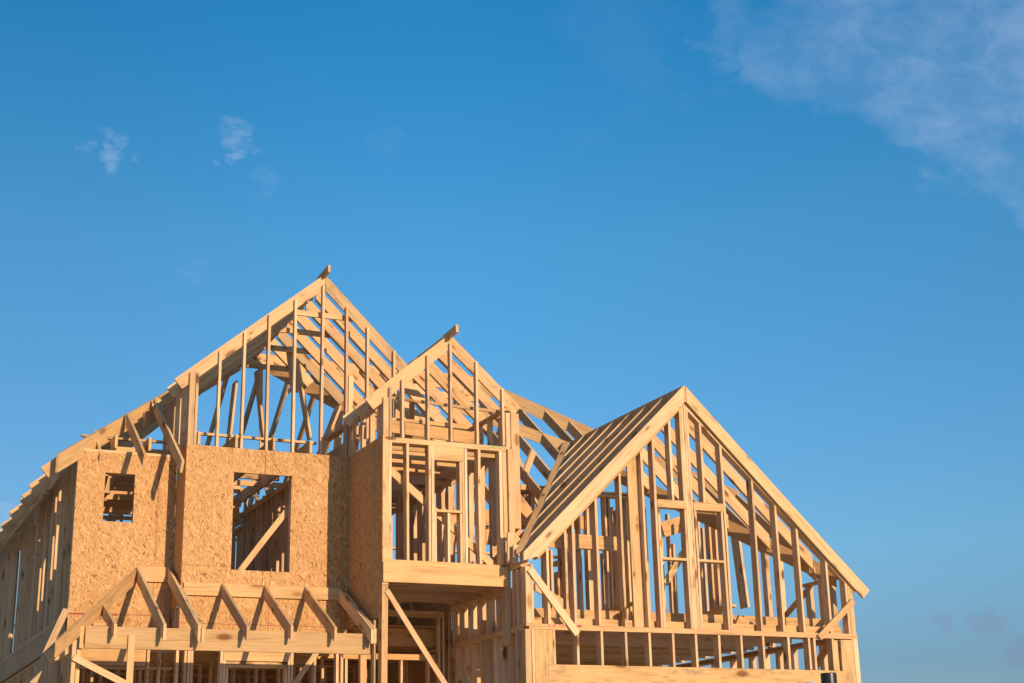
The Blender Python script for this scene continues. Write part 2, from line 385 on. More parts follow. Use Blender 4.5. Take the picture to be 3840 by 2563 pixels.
# ------------------------------------------------------------------ the house
house = bpy.data.objects.new('house_frame', None); coll.objects.link(house)
house.location = (9.3, 20.0, 0.0)
house['label'] = 'unfinished pale timber house frame with three open gables and orange board sheathing'
house['category'] = 'house'
bpy.context.view_layer.update()
PARTS = [
  ('mgw', 'wall_frame', 'gable wall of pale studs above the sheathed box with square window'),
  ('mgr', 'roof_frame', 'steep front gable roof of pale rafters on a long ridge board'),
  ('lfw', 'wall_frame', 'front wall of the sheathed left wing with small window'),
  ('lw', 'wall_frame', 'long shaded side wall of close studs running back from the left corner'),
  ('hip', 'roof_frame', 'large hip roof behind the gables with a level ridge board'),
  ('ceil', 'ceiling_frame', 'level ceiling joists lying under the hip roof'),
  ('inw', 'interior_wall', 'shaded stud partitions seen through the openings'),
  ('inw2', 'interior_wall', 'shaded partitions behind the right gable opening'),
  ('bkw', 'wall_frame', 'far back wall of the upper storey'),
  ('fl', 'floor_deck', 'upper floor of sheathing on deep joists'),
  ('bay', 'wall_frame', 'open stud wall of the middle bay with window framing and long diagonal brace'),
  ('bayr', 'roof_frame', 'middle gable roof of pale rafters over the bay'),
  ('ent', 'entry_frame', 'open entrance framing under the bay with a tall post and diagonal brace'),
  ('glw', 'wall_frame', 'left side wall of the garage wing running back under the bay'),
  ('rhw', 'wall_frame', 'front gable wall of the garage wing, two small window openings either side of a built-up post'),
  ('rrw', 'wall_frame', 'right side wall of the garage wing with open studs against the sky'),
  ('rhr', 'roof_frame', 'garage wing roof, its left slope of parallel pale edged rafters ending on a sloping valley board'),
  ('gcj', 'ceiling_frame', 'garage ceiling joists in parallel rows seen from below'),
  ('gbw', 'interior_wall', 'dark partitions at the back of the ground floor'),
  ('pfw', 'wall_frame', 'ground floor front wall behind the porch with openings and headers'),
  ('por', 'porch_roof_frame', 'lean-to porch roof with open rafters on a deep front beam'),
]

BOARDS = [
('mgw',None,4.87,21.659,6.885,7.36,21.659,6.885,0,0.139,0.037,0,0),
('mgw','bottom_plate',4.87,21.659,5.03,7.359,21.66,5.032,0,0.141,0.039,0,0),
('mgw','stud',4.984,21.577,6.888,4.985,21.577,8.016,1,0.038,0.088,0,0),
('mgw','stud',5.319,21.577,6.888,5.32,21.578,8.377,1,0.039,0.09,0,0),
('mgw','stud',5.688,21.577,6.888,5.694,21.578,8.726,1,0.037,0.089,0,0),
('mgw','stud',6.075,21.577,6.888,6.074,21.572,9.057,1,0.038,0.089,0,0),
('mgw','stud',6.488,21.577,6.888,6.487,21.575,9.359,1,0.038,0.088,0,0),
('mgw','stud',6.935,21.577,6.888,6.94,21.575,9.658,1,0.039,0.089,0,0),
('mgw','stud',7.335,21.577,6.888,7.334,21.581,9.337,1,0.038,0.089,0,0),
('mgw','stud',7.69,21.577,6.888,7.688,21.576,9.04,1,0.039,0.088,0,0),
('mgw','stud',8.134,21.577,6.888,8.136,21.58,8.696,1,0.037,0.089,0,0),
('mgw','corner_post',4.915,21.577,6.888,4.913,21.577,8.002,1,0.085,0.139,0,0),
('mgw','corner_post',7.42,21.607,6.888,7.42,21.606,8.198,1,0.076,0.141,0,0),
('mgw','stud',4.9,21.591,5.03,4.899,21.594,6.841,1,0.037,0.139,0,0),
('mgw','stud',5.2,21.591,5.03,5.199,21.591,6.837,1,0.037,0.14,0,0),
('mgw','stud',5.56,21.591,5.03,5.561,21.593,6.844,1,0.039,0.141,0,0),
('mgw','stud',6.5,21.591,5.03,6.501,21.59,6.834,1,0.037,0.139,0,0),
('mgw','stud',6.9,21.591,5.03,6.904,21.59,6.835,1,0.038,0.141,0,0),
('mgw','stud',7.3,21.591,5.03,7.303,21.591,6.842,1,0.038,0.139,0,0),
('mgw','stud',5.52,21.591,5.03,5.515,21.595,6.84,1,0.037,0.139,0,0),
('mgw','stud',6.54,21.591,5.03,6.54,21.591,6.838,1,0.037,0.139,0,0),
('mgw','header',5.56,21.661,6.84,6.503,21.661,6.84,0,0.139,0.299,0,0),
('mgw','brace',5.773,21.777,5.069,6.523,21.776,6.089,1,0.088,0.038,0,0),
('mgw','stud',4.875,21.75,6.89,4.875,21.759,7.962,2,0.039,0.14,0,0),
('mgw','stud',4.875,22.1,6.89,4.877,22.103,7.96,2,0.037,0.14,0,0),
('mgw','stud',4.875,22.5,6.89,4.878,22.501,7.96,2,0.039,0.14,0,0),
('mgw','stud',4.875,22.9,6.89,4.88,22.902,7.9,2,0.037,0.139,0,0),
('mgw','stud',4.875,23.3,6.89,4.876,23.305,7.901,2,0.039,0.14,0,0),
('mgw','top_plate',4.945,21.62,8,4.946,23.602,8,0,0.141,0.038,0,0),
('mgr',None,6.97,21.655,9.9,6.97,25.75,9.8,0,0.041,0.201,0,0),
('mgr','ridge_board',6.97,21.42,9.938,6.969,21.95,9.913,0,0.041,0.121,0,0),
('mgr','rafter',4.651,21.655,7.884,6.955,21.653,9.841,0,0.039,0.184,0,1),
('mgr','rafter',6.99,21.655,9.836,8.421,21.652,8.449,0,0.037,0.185,1,0),
('mgr','rafter',4.651,22.17,7.884,6.947,22.171,9.838,0,0.039,0.185,0,1),
('mgr','rafter',6.99,22.17,9.836,8.47,22.169,8.404,0,0.039,0.184,1,0),
('mgr','rafter',4.651,22.7,7.884,6.949,22.701,9.839,0,0.038,0.184,0,1),
('mgr','rafter',6.99,22.7,9.836,8.47,22.694,8.403,0,0.039,0.182,1,0),
('mgr','rafter',4.651,23.24,7.884,6.95,23.241,9.837,0,0.039,0.185,0,1),
('mgr','rafter',6.99,23.24,9.836,8.472,23.238,8.404,0,0.038,0.183,1,0),
('mgr','rafter',5.015,23.78,8.194,6.949,23.783,9.835,0,0.038,0.184,0,1),
('mgr','rafter',6.99,23.78,9.836,8.471,23.78,8.4,0,0.039,0.184,1,0),
('mgr','rafter',5.505,24.32,8.609,6.948,24.322,9.84,0,0.039,0.184,0,1),
('mgr','rafter',6.99,24.32,9.836,8.261,24.32,8.61,0,0.038,0.184,1,0),
('mgr','rafter',5.994,24.86,9.025,6.949,24.86,9.836,0,0.037,0.184,0,1),
('mgr','rafter',6.99,24.86,9.836,7.828,24.86,9.028,0,0.039,0.184,1,0),
('mgr','valley_rafter',4.552,23.269,7.78,6.672,25.602,9.582,0,0.041,0.234,1,1),
('mgr','valley_rafter',9.092,23.269,7.78,7.235,25.605,9.579,0,0.04,0.236,1,1),
('mgr','collar_tie',6.215,21.72,9.23,7.67,21.723,9.234,0,0.037,0.088,0,0),
('mgr','collar_tie',6.25,22.74,9.26,7.632,22.74,9.255,0,0.038,0.087,0,0),
('mgr','collar_tie',6.274,23.82,9.28,7.612,23.819,9.283,0,0.038,0.09,0,0),
('mgr','collar_tie',6.25,24.9,9.26,7.633,24.9,9.26,0,0.038,0.09,0,0),
('mgr','brace',6.686,24.6,9.021,6.853,24.604,7.78,2,0.175,0.038,0,0),
('mgr','brace',7.102,23.6,8.979,7.365,23.605,7.626,2,0.174,0.039,0,0),
('mgr','brace',6.877,24.9,9.149,6.918,24.901,7.723,1,0.06,0.037,0,0),
('mgr','brace',6.165,24,8.615,6.085,23.998,7.58,2,0.249,0.037,0,0),
('mgr','brace',7.085,23.9,9.319,7.203,23.901,8.512,1,0.121,0.038,0,0),
('mgr','brace',7.616,22.9,8.024,7.32,22.899,7.226,2,0.325,0.039,0,0),
('mgr','brace',8.081,24.1,8.315,8.032,24.102,7.551,1,0.12,0.037,0,0),
('mgr','brace',7.857,26.3,9.271,7.682,26.3,9.078,1,0.071,0.039,0,0),
('lfw',None,3.41,22.232,6.845,4.86,22.232,6.845,0,0.141,0.037,0,0),
('lfw',None,3.41,22.232,6.805,4.86,22.232,6.805,0,0.14,0.038,0,0),
('lfw','stud',3.45,22.164,4.47,3.449,22.159,6.762,1,0.039,0.141,0,0),
('lfw','stud',3.76,22.164,4.47,3.763,22.166,6.763,1,0.038,0.141,0,0),
('lfw','stud',4.28,22.164,4.47,4.276,22.162,6.77,1,0.038,0.14,0,0),
('lfw','stud',4.6,22.164,4.47,4.603,22.162,6.764,1,0.038,0.14,0,0),
('lfw','header',3.78,22.234,6.765,4.262,22.239,6.765,0,0.14,0.26,0,0),
('lfw','sill',3.78,22.234,5.77,4.261,22.232,5.77,0,0.139,0.038,0,0),
('lw',None,3.482,22.3,6.845,3.482,32.5,6.845,0,0.141,0.038,0,0),
('lw',None,3.482,22.3,6.805,3.482,32.5,6.805,0,0.14,0.039,0,0),
('lw','bottom_plate',3.482,22.3,4.468,3.482,32.499,4.467,0,0.139,0.039,0,0),
('lw','stud',3.414,22.35,4.47,3.42,22.35,6.763,2,0.037,0.099,0,0),
('lw','stud',3.414,22.76,4.47,3.413,22.761,6.771,2,0.039,0.101,0,0),
('lw','stud',3.414,22.805,4.47,3.415,22.806,6.763,2,0.037,0.141,0,0),
('lw','stud',3.414,23.17,4.47,3.42,23.169,6.762,2,0.039,0.099,0,0),
('lw','stud',3.414,23.58,4.47,3.413,23.58,6.765,2,0.038,0.099,0,0),
('lw','stud',3.414,23.99,4.47,3.414,23.997,6.768,2,0.037,0.101,0,0),
('lw','stud',3.414,24.4,4.47,3.413,24.396,6.761,2,0.039,0.101,0,0),
('lw','stud',3.414,24.445,4.47,3.409,24.441,6.764,2,0.038,0.14,0,0),
('lw','stud',3.414,24.49,4.47,3.413,24.49,6.767,2,0.037,0.139,0,0),
('lw','stud',3.414,24.532,4.47,3.412,24.533,6.764,2,0.038,0.141,0,0),
('lw','stud',3.414,24.81,4.47,3.415,24.808,6.763,2,0.037,0.101,0,0),
('lw','stud',3.414,25.22,4.47,3.416,25.226,6.766,2,0.037,0.099,0,0),
('lw','stud',3.414,25.63,4.47,3.417,25.626,6.765,2,0.038,0.101,0,0),
('lw','stud',3.414,26.04,4.47,3.417,26.042,6.769,2,0.039,0.101,0,0),
('lw','stud',3.414,26.085,4.47,3.419,26.082,6.761,2,0.039,0.14,0,0),
('lw','stud',3.414,26.13,4.47,3.417,26.133,6.767,2,0.039,0.139,0,0),
('lw','stud',3.414,26.172,4.47,3.411,26.168,6.764,2,0.038,0.139,0,0),
('lw','stud',3.414,26.86,4.47,3.414,26.862,6.762,2,0.037,0.101,0,0),
('lw','stud',3.414,27.27,4.47,3.412,27.268,6.768,2,0.039,0.101,0,0),
('lw','stud',3.414,27.68,4.47,3.409,27.678,6.762,2,0.038,0.1,0,0),
('lw','stud',3.414,27.725,4.47,3.416,27.725,6.768,2,0.038,0.14,0,0),
('lw','stud',3.414,28.09,4.47,3.416,28.088,6.764,2,0.037,0.099,0,0),
('lw','stud',3.414,29.32,4.47,3.415,29.315,6.765,2,0.039,0.101,0,0),
('lw','stud',3.414,29.365,4.47,3.413,29.365,6.765,2,0.039,0.14,0,0),
('lw','stud',3.414,29.73,4.47,3.414,29.73,6.765,2,0.038,0.099,0,0),
('lw','stud',3.414,30.14,4.47,3.413,30.137,6.769,2,0.039,0.101,0,0),
('lw','stud',3.414,30.55,4.47,3.413,30.552,6.764,2,0.038,0.101,0,0),
('lw','stud',3.414,30.96,4.47,3.414,30.96,6.76,2,0.037,0.101,0,0),
('lw','stud',3.414,31.005,4.47,3.415,31.001,6.764,2,0.037,0.141,0,0),
('lw','stud',3.414,31.37,4.47,3.415,31.372,6.764,2,0.039,0.1,0,0),
('lw','stud',3.414,31.78,4.47,3.411,31.777,6.764,2,0.037,0.1,0,0),
('lw','stud',3.414,32.19,4.47,3.417,32.192,6.765,2,0.037,0.101,0,0),
('lw','header',3.484,26,6.76,3.487,26.603,6.766,0,0.139,0.299,0,0),
('lw','header',3.484,28.25,6.76,3.488,29.201,6.766,0,0.14,0.301,0,0),
('lw','sill',3.484,26,5.9,3.483,26.6,5.899,0,0.141,0.037,0,0),
('lw','top_plate',3.484,22.3,4.1,3.486,32.5,4.105,0,0.139,0.039,0,0),
('lw','top_plate',3.484,22.3,4.06,3.483,32.503,4.057,0,0.139,0.039,0,0),
('lw','stud',3.416,22.5,0.3,3.411,22.502,4.024,2,0.037,0.141,0,0),
('lw','stud',3.416,22.9,0.3,3.417,22.901,4.022,2,0.038,0.141,0,0),
('lw','stud',3.416,23.3,0.3,3.417,23.298,4.018,2,0.039,0.139,0,0),
('lw','stud',3.416,23.7,0.3,3.417,23.706,4.024,2,0.039,0.139,0,0),
('lw','stud',3.416,24.1,0.3,3.415,24.103,4.018,2,0.038,0.141,0,0),
('lw','stud',3.416,24.5,0.3,3.417,24.501,4.022,2,0.038,0.14,0,0),
('lw','stud',3.416,24.9,0.3,3.418,24.897,4.023,2,0.039,0.141,0,0),
('lw','stud',3.416,25.3,0.3,3.417,25.3,4.02,2,0.038,0.139,0,0),
('lw','stud',3.416,25.7,0.3,3.418,25.698,4.018,2,0.038,0.141,0,0),
('lw','stud',3.416,26.1,0.3,3.417,26.099,4.016,2,0.037,0.139,0,0),
('lw','stud',3.416,26.5,0.3,3.422,26.502,4.024,2,0.039,0.141,0,0),
('lw','stud',3.416,26.9,0.3,3.415,26.9,4.019,2,0.038,0.139,0,0),
('lw','stud',3.416,27.3,0.3,3.42,27.298,4.022,2,0.038,0.14,0,0),
('lw','stud',3.416,27.7,0.3,3.416,27.701,4.021,2,0.038,0.139,0,0),
('lw','stud',3.416,28.1,0.3,3.412,28.099,4.023,2,0.039,0.14,0,0),
('lw','stud',3.416,28.5,0.3,3.419,28.5,4.021,2,0.038,0.14,0,0),
('lw','stud',3.416,28.9,0.3,3.419,28.9,4.02,2,0.038,0.141,0,0),
('lw','stud',3.416,29.3,0.3,3.417,29.301,4.021,2,0.038,0.139,0,0),
('lw','stud',3.416,29.7,0.3,3.418,29.699,4.019,2,0.038,0.141,0,0),
('lw','stud',3.416,30.1,0.3,3.41,30.098,4.022,2,0.038,0.14,0,0),
('lw','stud',3.416,30.5,0.3,3.415,30.498,4.019,2,0.039,0.139,0,0),
('lw','stud',3.416,30.9,0.3,3.415,30.9,4.022,2,0.039,0.139,0,0),
('lw','stud',3.416,31.3,0.3,3.414,31.299,4.017,2,0.037,0.141,0,0),
('lw','stud',3.416,31.7,0.3,3.417,31.699,4.024,2,0.038,0.14,0,0),
('lw','stud',3.416,32.1,0.3,3.414,32.1,4.021,2,0.038,0.141,0,0),
('lw','corner_post',3.46,22.2,0.3,3.461,22.203,4.019,2,0.121,0.141,0,0),
('lw','brace',3.297,21.9,4.455,2.792,20.999,3.355,2,0.039,0.089,0,0),
('hip',None,6.582,25.55,9.65,11.42,25.55,9.65,0,0.041,0.241,0,0),
('hip','hip_rafter',3.05,21.72,6.627,6.585,25.551,9.632,0,0.041,0.234,1,1),
('hip','hip_rafter',11.4,25.55,9.63,14.861,22.084,6.955,0,0.041,0.239,1,1),
('hip','hip_rafter',6.582,25.55,9.63,3.105,29.097,6.7,0,0.039,0.234,1,1),
('hip','hip_rafter',11.4,25.55,9.63,14.9,28.997,6.95,0,0.039,0.235,1,1),
('hip','rafter',2.86,21.97,6.466,3.251,21.967,6.797,0,0.038,0.183,0,1),
('hip','rafter',2.93,22.3,6.526,3.552,22.299,7.055,0,0.037,0.185,0,1),
('hip','rafter',3.12,22.82,6.687,4.022,22.822,7.454,0,0.037,0.184,0,1),
('hip','rafter',2.88,23.32,6.483,4.479,23.326,7.842,0,0.037,0.185,0,1),
('hip','rafter',3.12,23.8,6.687,4.908,23.799,8.208,0,0.039,0.184,0,1),
('hip','rafter',2.9,24.24,6.5,5.311,24.238,8.547,0,0.038,0.183,0,1),
('hip','rafter',3,24.43,6.585,5.478,24.43,8.691,0,0.038,0.183,0,1),
('hip','rafter',2.93,24.72,6.526,5.743,24.724,8.916,0,0.038,0.185,0,1),
('hip','rafter',3.1,25.13,6.67,6.113,25.131,9.232,0,0.037,0.183,0,1),
('hip','rafter',2.88,25.53,6.483,6.48,25.531,9.544,0,0.037,0.184,0,1),
('hip','rafter',2.93,25.95,6.526,6.181,25.948,9.293,0,0.038,0.185,0,1),
('hip','rafter',3,26.4,6.585,5.729,26.401,8.909,0,0.039,0.183,0,1),
('hip','rafter',2.9,26.9,6.5,5.237,26.9,8.486,0,0.038,0.183,0,1),
('hip','rafter',3,27.4,6.585,4.732,27.4,8.064,0,0.038,0.183,0,1),
('hip','rafter',2.9,27.9,6.5,4.229,27.901,7.632,0,0.039,0.183,0,1),
('hip','rafter',2.95,28.4,6.543,3.733,28.4,7.208,0,0.039,0.184,0,1),
('hip','rafter',2.9,28.9,6.5,3.232,28.897,6.785,0,0.038,0.184,0,1),
('hip','rafter',2.9,29.4,6.5,3.9,29.402,7.35,0,0.039,0.184,0,0),
('hip','rafter',2.9,29.9,6.5,3.894,29.9,7.346,0,0.038,0.183,0,0),
('hip','rafter',2.9,30.4,6.5,3.902,30.399,7.351,0,0.037,0.183,0,0),
('hip','rafter',2.9,30.9,6.5,3.902,30.902,7.35,0,0.039,0.183,0,0),
('hip','rafter',2.9,31.4,6.5,3.896,31.398,7.345,0,0.038,0.185,0,0),
('hip','rafter',2.9,31.9,6.5,3.905,31.903,7.355,0,0.039,0.185,0,0),
('hip','fascia',3.195,22.6,6.59,3.19,32.296,6.592,0,0.031,0.14,0,0),
('hip','jack_rafter',3.72,22.06,6.74,3.716,22.666,7.26,0,0.037,0.185,0,1),
('hip','jack_rafter',4.2,21.24,6.6,4.202,22.827,7.617,0,0.037,0.183,0,1),
('hip','jack_rafter',4.72,21.12,6.525,4.715,23.351,8.038,0,0.038,0.185,0,1),
('hip','rafter',8,24.672,8.881,8.002,25.554,9.56,0,0.037,0.185,1,1),
('hip','rafter',8.5,24.238,8.546,8.5,25.547,9.556,0,0.037,0.184,1,1),
('hip','rafter',8.95,23.715,8.143,8.948,25.55,9.56,0,0.038,0.184,1,1),
('hip','rafter',9.35,23.25,7.786,9.354,25.549,9.558,0,0.039,0.185,1,1),
('hip','rafter',9.78,20.177,5.419,9.774,25.548,9.559,0,0.039,0.185,1,1),
('hip','rafter',10.29,20.865,5.949,10.293,25.548,9.556,0,0.038,0.183,1,1),
('hip','rafter',10.77,21.513,6.448,10.768,25.549,9.555,0,0.037,0.185,1,1),
('hip','rafter',11.27,22.188,6.968,11.271,25.548,9.561,0,0.039,0.183,1,1),
('hip','rafter',11.8,22.904,7.519,11.801,25.164,9.253,0,0.038,0.183,1,1),
('hip','rafter',12.33,23.248,7.784,12.331,24.648,8.858,0,0.038,0.183,1,1),
('hip','rafter',12.66,22.819,7.454,12.661,24.328,8.614,0,0.038,0.183,1,1),
('hip','rafter',13.2,22.117,6.913,13.202,23.777,8.192,0,0.037,0.184,1,1),
('hip','rafter',13.75,21.402,6.363,13.748,23.233,7.777,0,0.038,0.185,1,1),
('hip','rafter',14.3,20.687,5.812,14.302,22.692,7.356,0,0.037,0.183,1,1),
('hip','rafter',14.83,19.998,5.282,14.829,22.173,6.953,0,0.038,0.185,1,1),
('hip','rafter',6.51,25.622,9.574,6.509,29.051,6.935,0,0.038,0.183,1,0),
('hip','rafter',7.08,25.57,9.615,7.083,29.052,6.932,0,0.039,0.185,1,0),
('hip','rafter',7.65,25.57,9.615,7.649,29.045,6.934,0,0.039,0.185,1,0),
('hip','rafter',8.22,25.57,9.615,8.217,29.051,6.936,0,0.037,0.184,1,0),
('hip','rafter',8.79,25.57,9.615,8.792,29.048,6.937,0,0.038,0.183,1,0),
('hip','rafter',9.36,25.57,9.615,9.358,29.049,6.934,0,0.037,0.184,1,0),
('hip','rafter',9.93,25.57,9.615,9.925,29.048,6.934,0,0.039,0.183,1,0),
('hip','rafter',10.5,25.57,9.615,10.506,29.051,6.929,0,0.039,0.185,1,0),
('hip','rafter',11.07,25.57,9.615,11.068,29.052,6.933,0,0.037,0.185,1,0),
('hip','rafter',11.64,25.79,9.445,11.637,29.049,6.935,0,0.037,0.183,1,0),
('hip','rafter',12.21,26.36,9.006,12.209,29.05,6.933,0,0.039,0.185,1,0),
('hip','rafter',12.78,26.93,8.567,12.78,29.052,6.939,0,0.038,0.183,1,0),
('hip','rafter',13.35,27.5,8.129,13.35,29.05,6.932,0,0.037,0.184,1,0),
('hip','rafter',13.92,28.07,7.69,13.922,29.052,6.934,0,0.038,0.183,1,0),
('hip','beam',12.16,23.42,7.93,10.506,24.649,8.872,0,0.05,0.199,1,1),
('hip','brace',10.539,21.6,7.265,10.382,21.601,6.903,(-1, -0.4, 0),0.04,0.12,0,0),
('hip','brace',16.102,24.2,6.698,16.226,24.201,5.193,2,0.261,0.05,0,0),
('ceil',None,3.55,22.32,7.04,3.55,28.9,7.04,0,0.038,0.141,0,0),
('ceil','joist',3.95,22.2,7.1,3.952,28.898,7.096,0,0.039,0.2,0,0),
('ceil','joist',4.45,22.2,7.1,4.45,28.901,7.098,0,0.039,0.201,0,0),
('ceil','joist',5.05,21.607,7.1,5.046,28.897,7.1,0,0.039,0.199,0,0),
('ceil','joist',5.62,21.607,7.1,5.618,28.902,7.097,0,0.037,0.2,0,0),
('ceil','joist',6.2,21.607,7.1,6.198,28.901,7.102,0,0.037,0.2,0,0),
('ceil','joist',6.78,21.607,7.1,6.778,28.898,7.101,0,0.038,0.199,0,0),
('ceil','joist',7.3,21.607,7.1,7.302,28.9,7.103,0,0.038,0.199,0,0),
('ceil','joist',7.42,20.18,6.89,9.4,20.179,6.891,0,0.039,0.189,0,0),
('ceil','joist',7.42,20.68,6.89,9.399,20.678,6.89,0,0.039,0.191,0,0),
('ceil','joist',7.42,21.2,6.89,9.401,21.201,6.89,0,0.038,0.19,0,0),
('ceil','joist',7.42,21.72,6.89,9.397,21.718,6.892,0,0.038,0.189,0,0),
('ceil','joist',7.42,22.29,6.89,9.393,22.291,6.89,0,0.039,0.19,0,0),
('ceil','joist',7.42,22.83,6.89,9.396,22.827,6.893,0,0.037,0.191,0,0),
('ceil','joist',7.42,23.34,6.89,9.402,23.343,6.886,0,0.037,0.191,0,0),
('ceil','joist',7.42,23.9,6.89,9.4,23.9,6.889,0,0.038,0.189,0,0),
('ceil','joist',7.42,24.5,6.89,9.4,24.493,6.893,0,0.038,0.191,0,0),
('ceil','joist',7.42,25.1,6.89,9.4,25.101,6.89,0,0.037,0.19,0,0),
('ceil','joist',3.55,23.3,7,4.902,23.296,6.995,0,0.039,0.141,0,0),
('ceil','joist',3.55,23.75,7,4.898,23.749,6.999,0,0.039,0.141,0,0),
('ceil','joist',3.55,24.2,7,4.901,24.199,7.002,0,0.037,0.14,0,0),
('ceil','joist',3.55,24.65,7,6.5,24.653,7.001,0,0.038,0.139,0,0),
('ceil','joist',3.55,25.1,7,6.503,25.102,7.004,0,0.037,0.141,0,0),
('ceil','joist',3.55,25.7,7,6.503,25.702,7.002,0,0.039,0.14,0,0),
('ceil','header',3.6,24.3,6.55,6.395,24.302,6.553,0,0.09,0.239,0,0),
('ceil','header',3.6,25.9,6.3,6.404,25.899,6.302,0,0.09,0.24,0,0),
('ceil','joist',4.016,24,6.811,4.656,24,6.835,0,0.037,0.051,0,0),
('ceil','joist',4.022,24,6.704,4.662,23.998,6.719,0,0.038,0.05,0,0),
('ceil','joist',4.03,24,6.564,4.673,23.998,6.582,0,0.038,0.091,0,0),
('ceil','joist',4.051,24,6.213,4.694,23.999,6.229,0,0.038,0.06,0,0),
('ceil','brace',4.164,23.6,6.813,4.102,23.6,6.488,1,0.09,0.04,0,0),
('ceil','joist',6.252,24.3,7.005,7.316,24.298,7.008,0,0.039,0.091,0,0),
('ceil','joist',7.092,25,6.855,7.533,24.996,6.858,0,0.039,0.149,0,0),
('ceil','joist',6.444,25,6.817,6.613,25.002,6.818,0,0.037,0.119,0,0),
('ceil','brace',7.138,25.3,7.336,7.28,25.299,6.814,1,0.161,0.039,0,0),
('ceil','brace',7.053,26,7.119,7.139,25.997,7.462,1,0.089,0.04,0,0),
('ceil','brace',7.046,26.25,7.167,7.039,26.252,6.719,1,0.05,0.09,0,0),
('ceil','brace',7.254,26.25,7.181,7.247,26.248,6.733,1,0.049,0.09,0,0),
('ceil','brace',7.387,26.25,7.19,7.376,26.253,6.744,1,0.05,0.09,0,0),
('ceil','strongback',4.9,22.05,7.2,7.002,22.052,7.197,0,0.06,0.039,0,0),
('ceil','strongback',3.5,22.6,7.16,4.801,22.608,7.157,0,0.059,0.037,0,0),
('ceil','beam',7.5,20.75,7.32,9.301,20.752,7.223,0,0.037,0.191,0,0),
('ceil','strongback',3.6,23.2,7.15,7.102,23.203,7.153,0,0.061,0.091,0,0),
('ceil','strongback',3.6,24.4,7.15,7.098,24.4,7.149,0,0.06,0.089,0,0),
('ceil','strongback',3.6,25.6,7.15,7.096,25.602,7.15,0,0.059,0.089,0,0),
('inw',None,7.3,24.3,6.85,9.3,24.3,6.85,0,0.091,0.039,0,0),
('inw','plate',7.324,23.2,6.86,7.323,28.501,6.861,0,0.088,0.04,0,0),
('inw','plate',7.324,23.2,6.82,7.327,28.501,6.821,0,0.089,0.037,0,0),
('inw','plate',7.324,23.2,4.468,7.323,28.498,4.466,0,0.088,0.039,0,0),
('inw','stud',7.282,23.25,4.47,7.275,23.25,6.775,2,0.038,0.088,0,0),
('inw','stud',7.282,23.66,4.47,7.278,23.668,6.78,2,0.038,0.09,0,0),
('inw','stud',7.282,24.07,4.47,7.283,24.068,6.779,2,0.037,0.089,0,0),
('inw','stud',7.282,24.48,4.47,7.279,24.483,6.779,2,0.039,0.088,0,0),
('inw','stud',7.282,24.89,4.47,7.279,24.892,6.776,2,0.038,0.089,0,0),
('inw','stud',7.282,25.3,4.47,7.28,25.296,6.78,2,0.038,0.089,0,0),
('inw','stud',7.282,25.71,4.47,7.281,25.715,6.778,2,0.037,0.09,0,0),
('inw','stud',7.282,26.12,4.47,7.285,26.12,6.783,2,0.038,0.09,0,0),
('inw','stud',7.282,26.53,4.47,7.282,26.528,6.78,2,0.038,0.088,0,0),
('inw','stud',7.282,26.94,4.47,7.286,26.943,6.783,2,0.038,0.09,0,0),
('inw','stud',7.282,27.35,4.47,7.285,27.351,6.782,2,0.037,0.088,0,0),
('inw','stud',7.282,27.76,4.47,7.285,27.759,6.779,2,0.039,0.088,0,0),
('inw','stud',7.282,28.17,4.47,7.282,28.174,6.78,2,0.039,0.089,0,0),
('inw','plate',7.024,22.9,6.86,7.027,26.202,6.855,0,0.09,0.037,0,0),
('inw','plate',7.024,22.9,6.82,7.022,26.202,6.819,0,0.089,0.039,0,0),
('inw','plate',7.024,22.9,4.468,7.029,26.202,4.469,0,0.089,0.039,0,0),
('inw','stud',6.982,22.95,4.47,6.977,22.951,6.779,2,0.037,0.088,0,0),
('inw','stud',6.982,23.25,4.47,6.984,23.246,6.78,2,0.037,0.089,0,0),
('inw','stud',6.982,23.55,4.47,6.976,23.553,6.776,2,0.037,0.09,0,0),
('inw','stud',6.982,23.85,4.47,6.982,23.851,6.78,2,0.038,0.089,0,0),
('inw','stud',6.982,24.15,4.47,6.979,24.149,6.778,2,0.038,0.089,0,0),
('inw','stud',6.982,24.45,4.47,6.985,24.45,6.778,2,0.039,0.09,0,0),
('inw','stud',6.982,24.75,4.47,6.983,24.75,6.779,2,0.037,0.089,0,0),
('inw','stud',6.982,25.05,4.47,6.983,25.05,6.779,2,0.039,0.09,0,0),
('inw','stud',6.982,25.35,4.47,6.986,25.349,6.781,2,0.038,0.088,0,0),
('inw','stud',6.982,25.65,4.47,6.986,25.651,6.778,2,0.039,0.09,0,0),
('inw','stud',6.982,25.95,4.47,6.981,25.951,6.781,2,0.037,0.09,0,0),
('inw','plate',3.6,26.345,6.86,9.299,26.345,6.862,0,0.089,0.039,0,0),
('inw','plate',3.6,26.345,6.82,9.301,26.346,6.822,0,0.09,0.038,0,0),
('inw','plate',3.6,26.345,4.468,9.301,26.34,4.465,0,0.088,0.037,0,0),
('inw','stud',3.65,26.302,4.47,3.648,26.3,6.782,1,0.039,0.09,0,0),
('inw','stud',3.85,26.302,4.47,3.85,26.299,6.775,1,0.038,0.088,0,0),
('inw','stud',4.05,26.302,4.47,4.046,26.304,6.781,1,0.039,0.089,0,0),
('inw','stud',4.25,26.302,4.47,4.247,26.302,6.779,1,0.039,0.089,0,0),
('inw','stud',4.45,26.302,4.47,4.449,26.303,6.779,1,0.038,0.089,0,0),
('inw','stud',4.65,26.302,4.47,4.649,26.302,6.782,1,0.037,0.088,0,0),
('inw','stud',4.85,26.302,4.47,4.851,26.3,6.78,1,0.038,0.09,0,0),
('inw','stud',5.05,26.302,4.47,5.051,26.304,6.784,1,0.037,0.088,0,0),
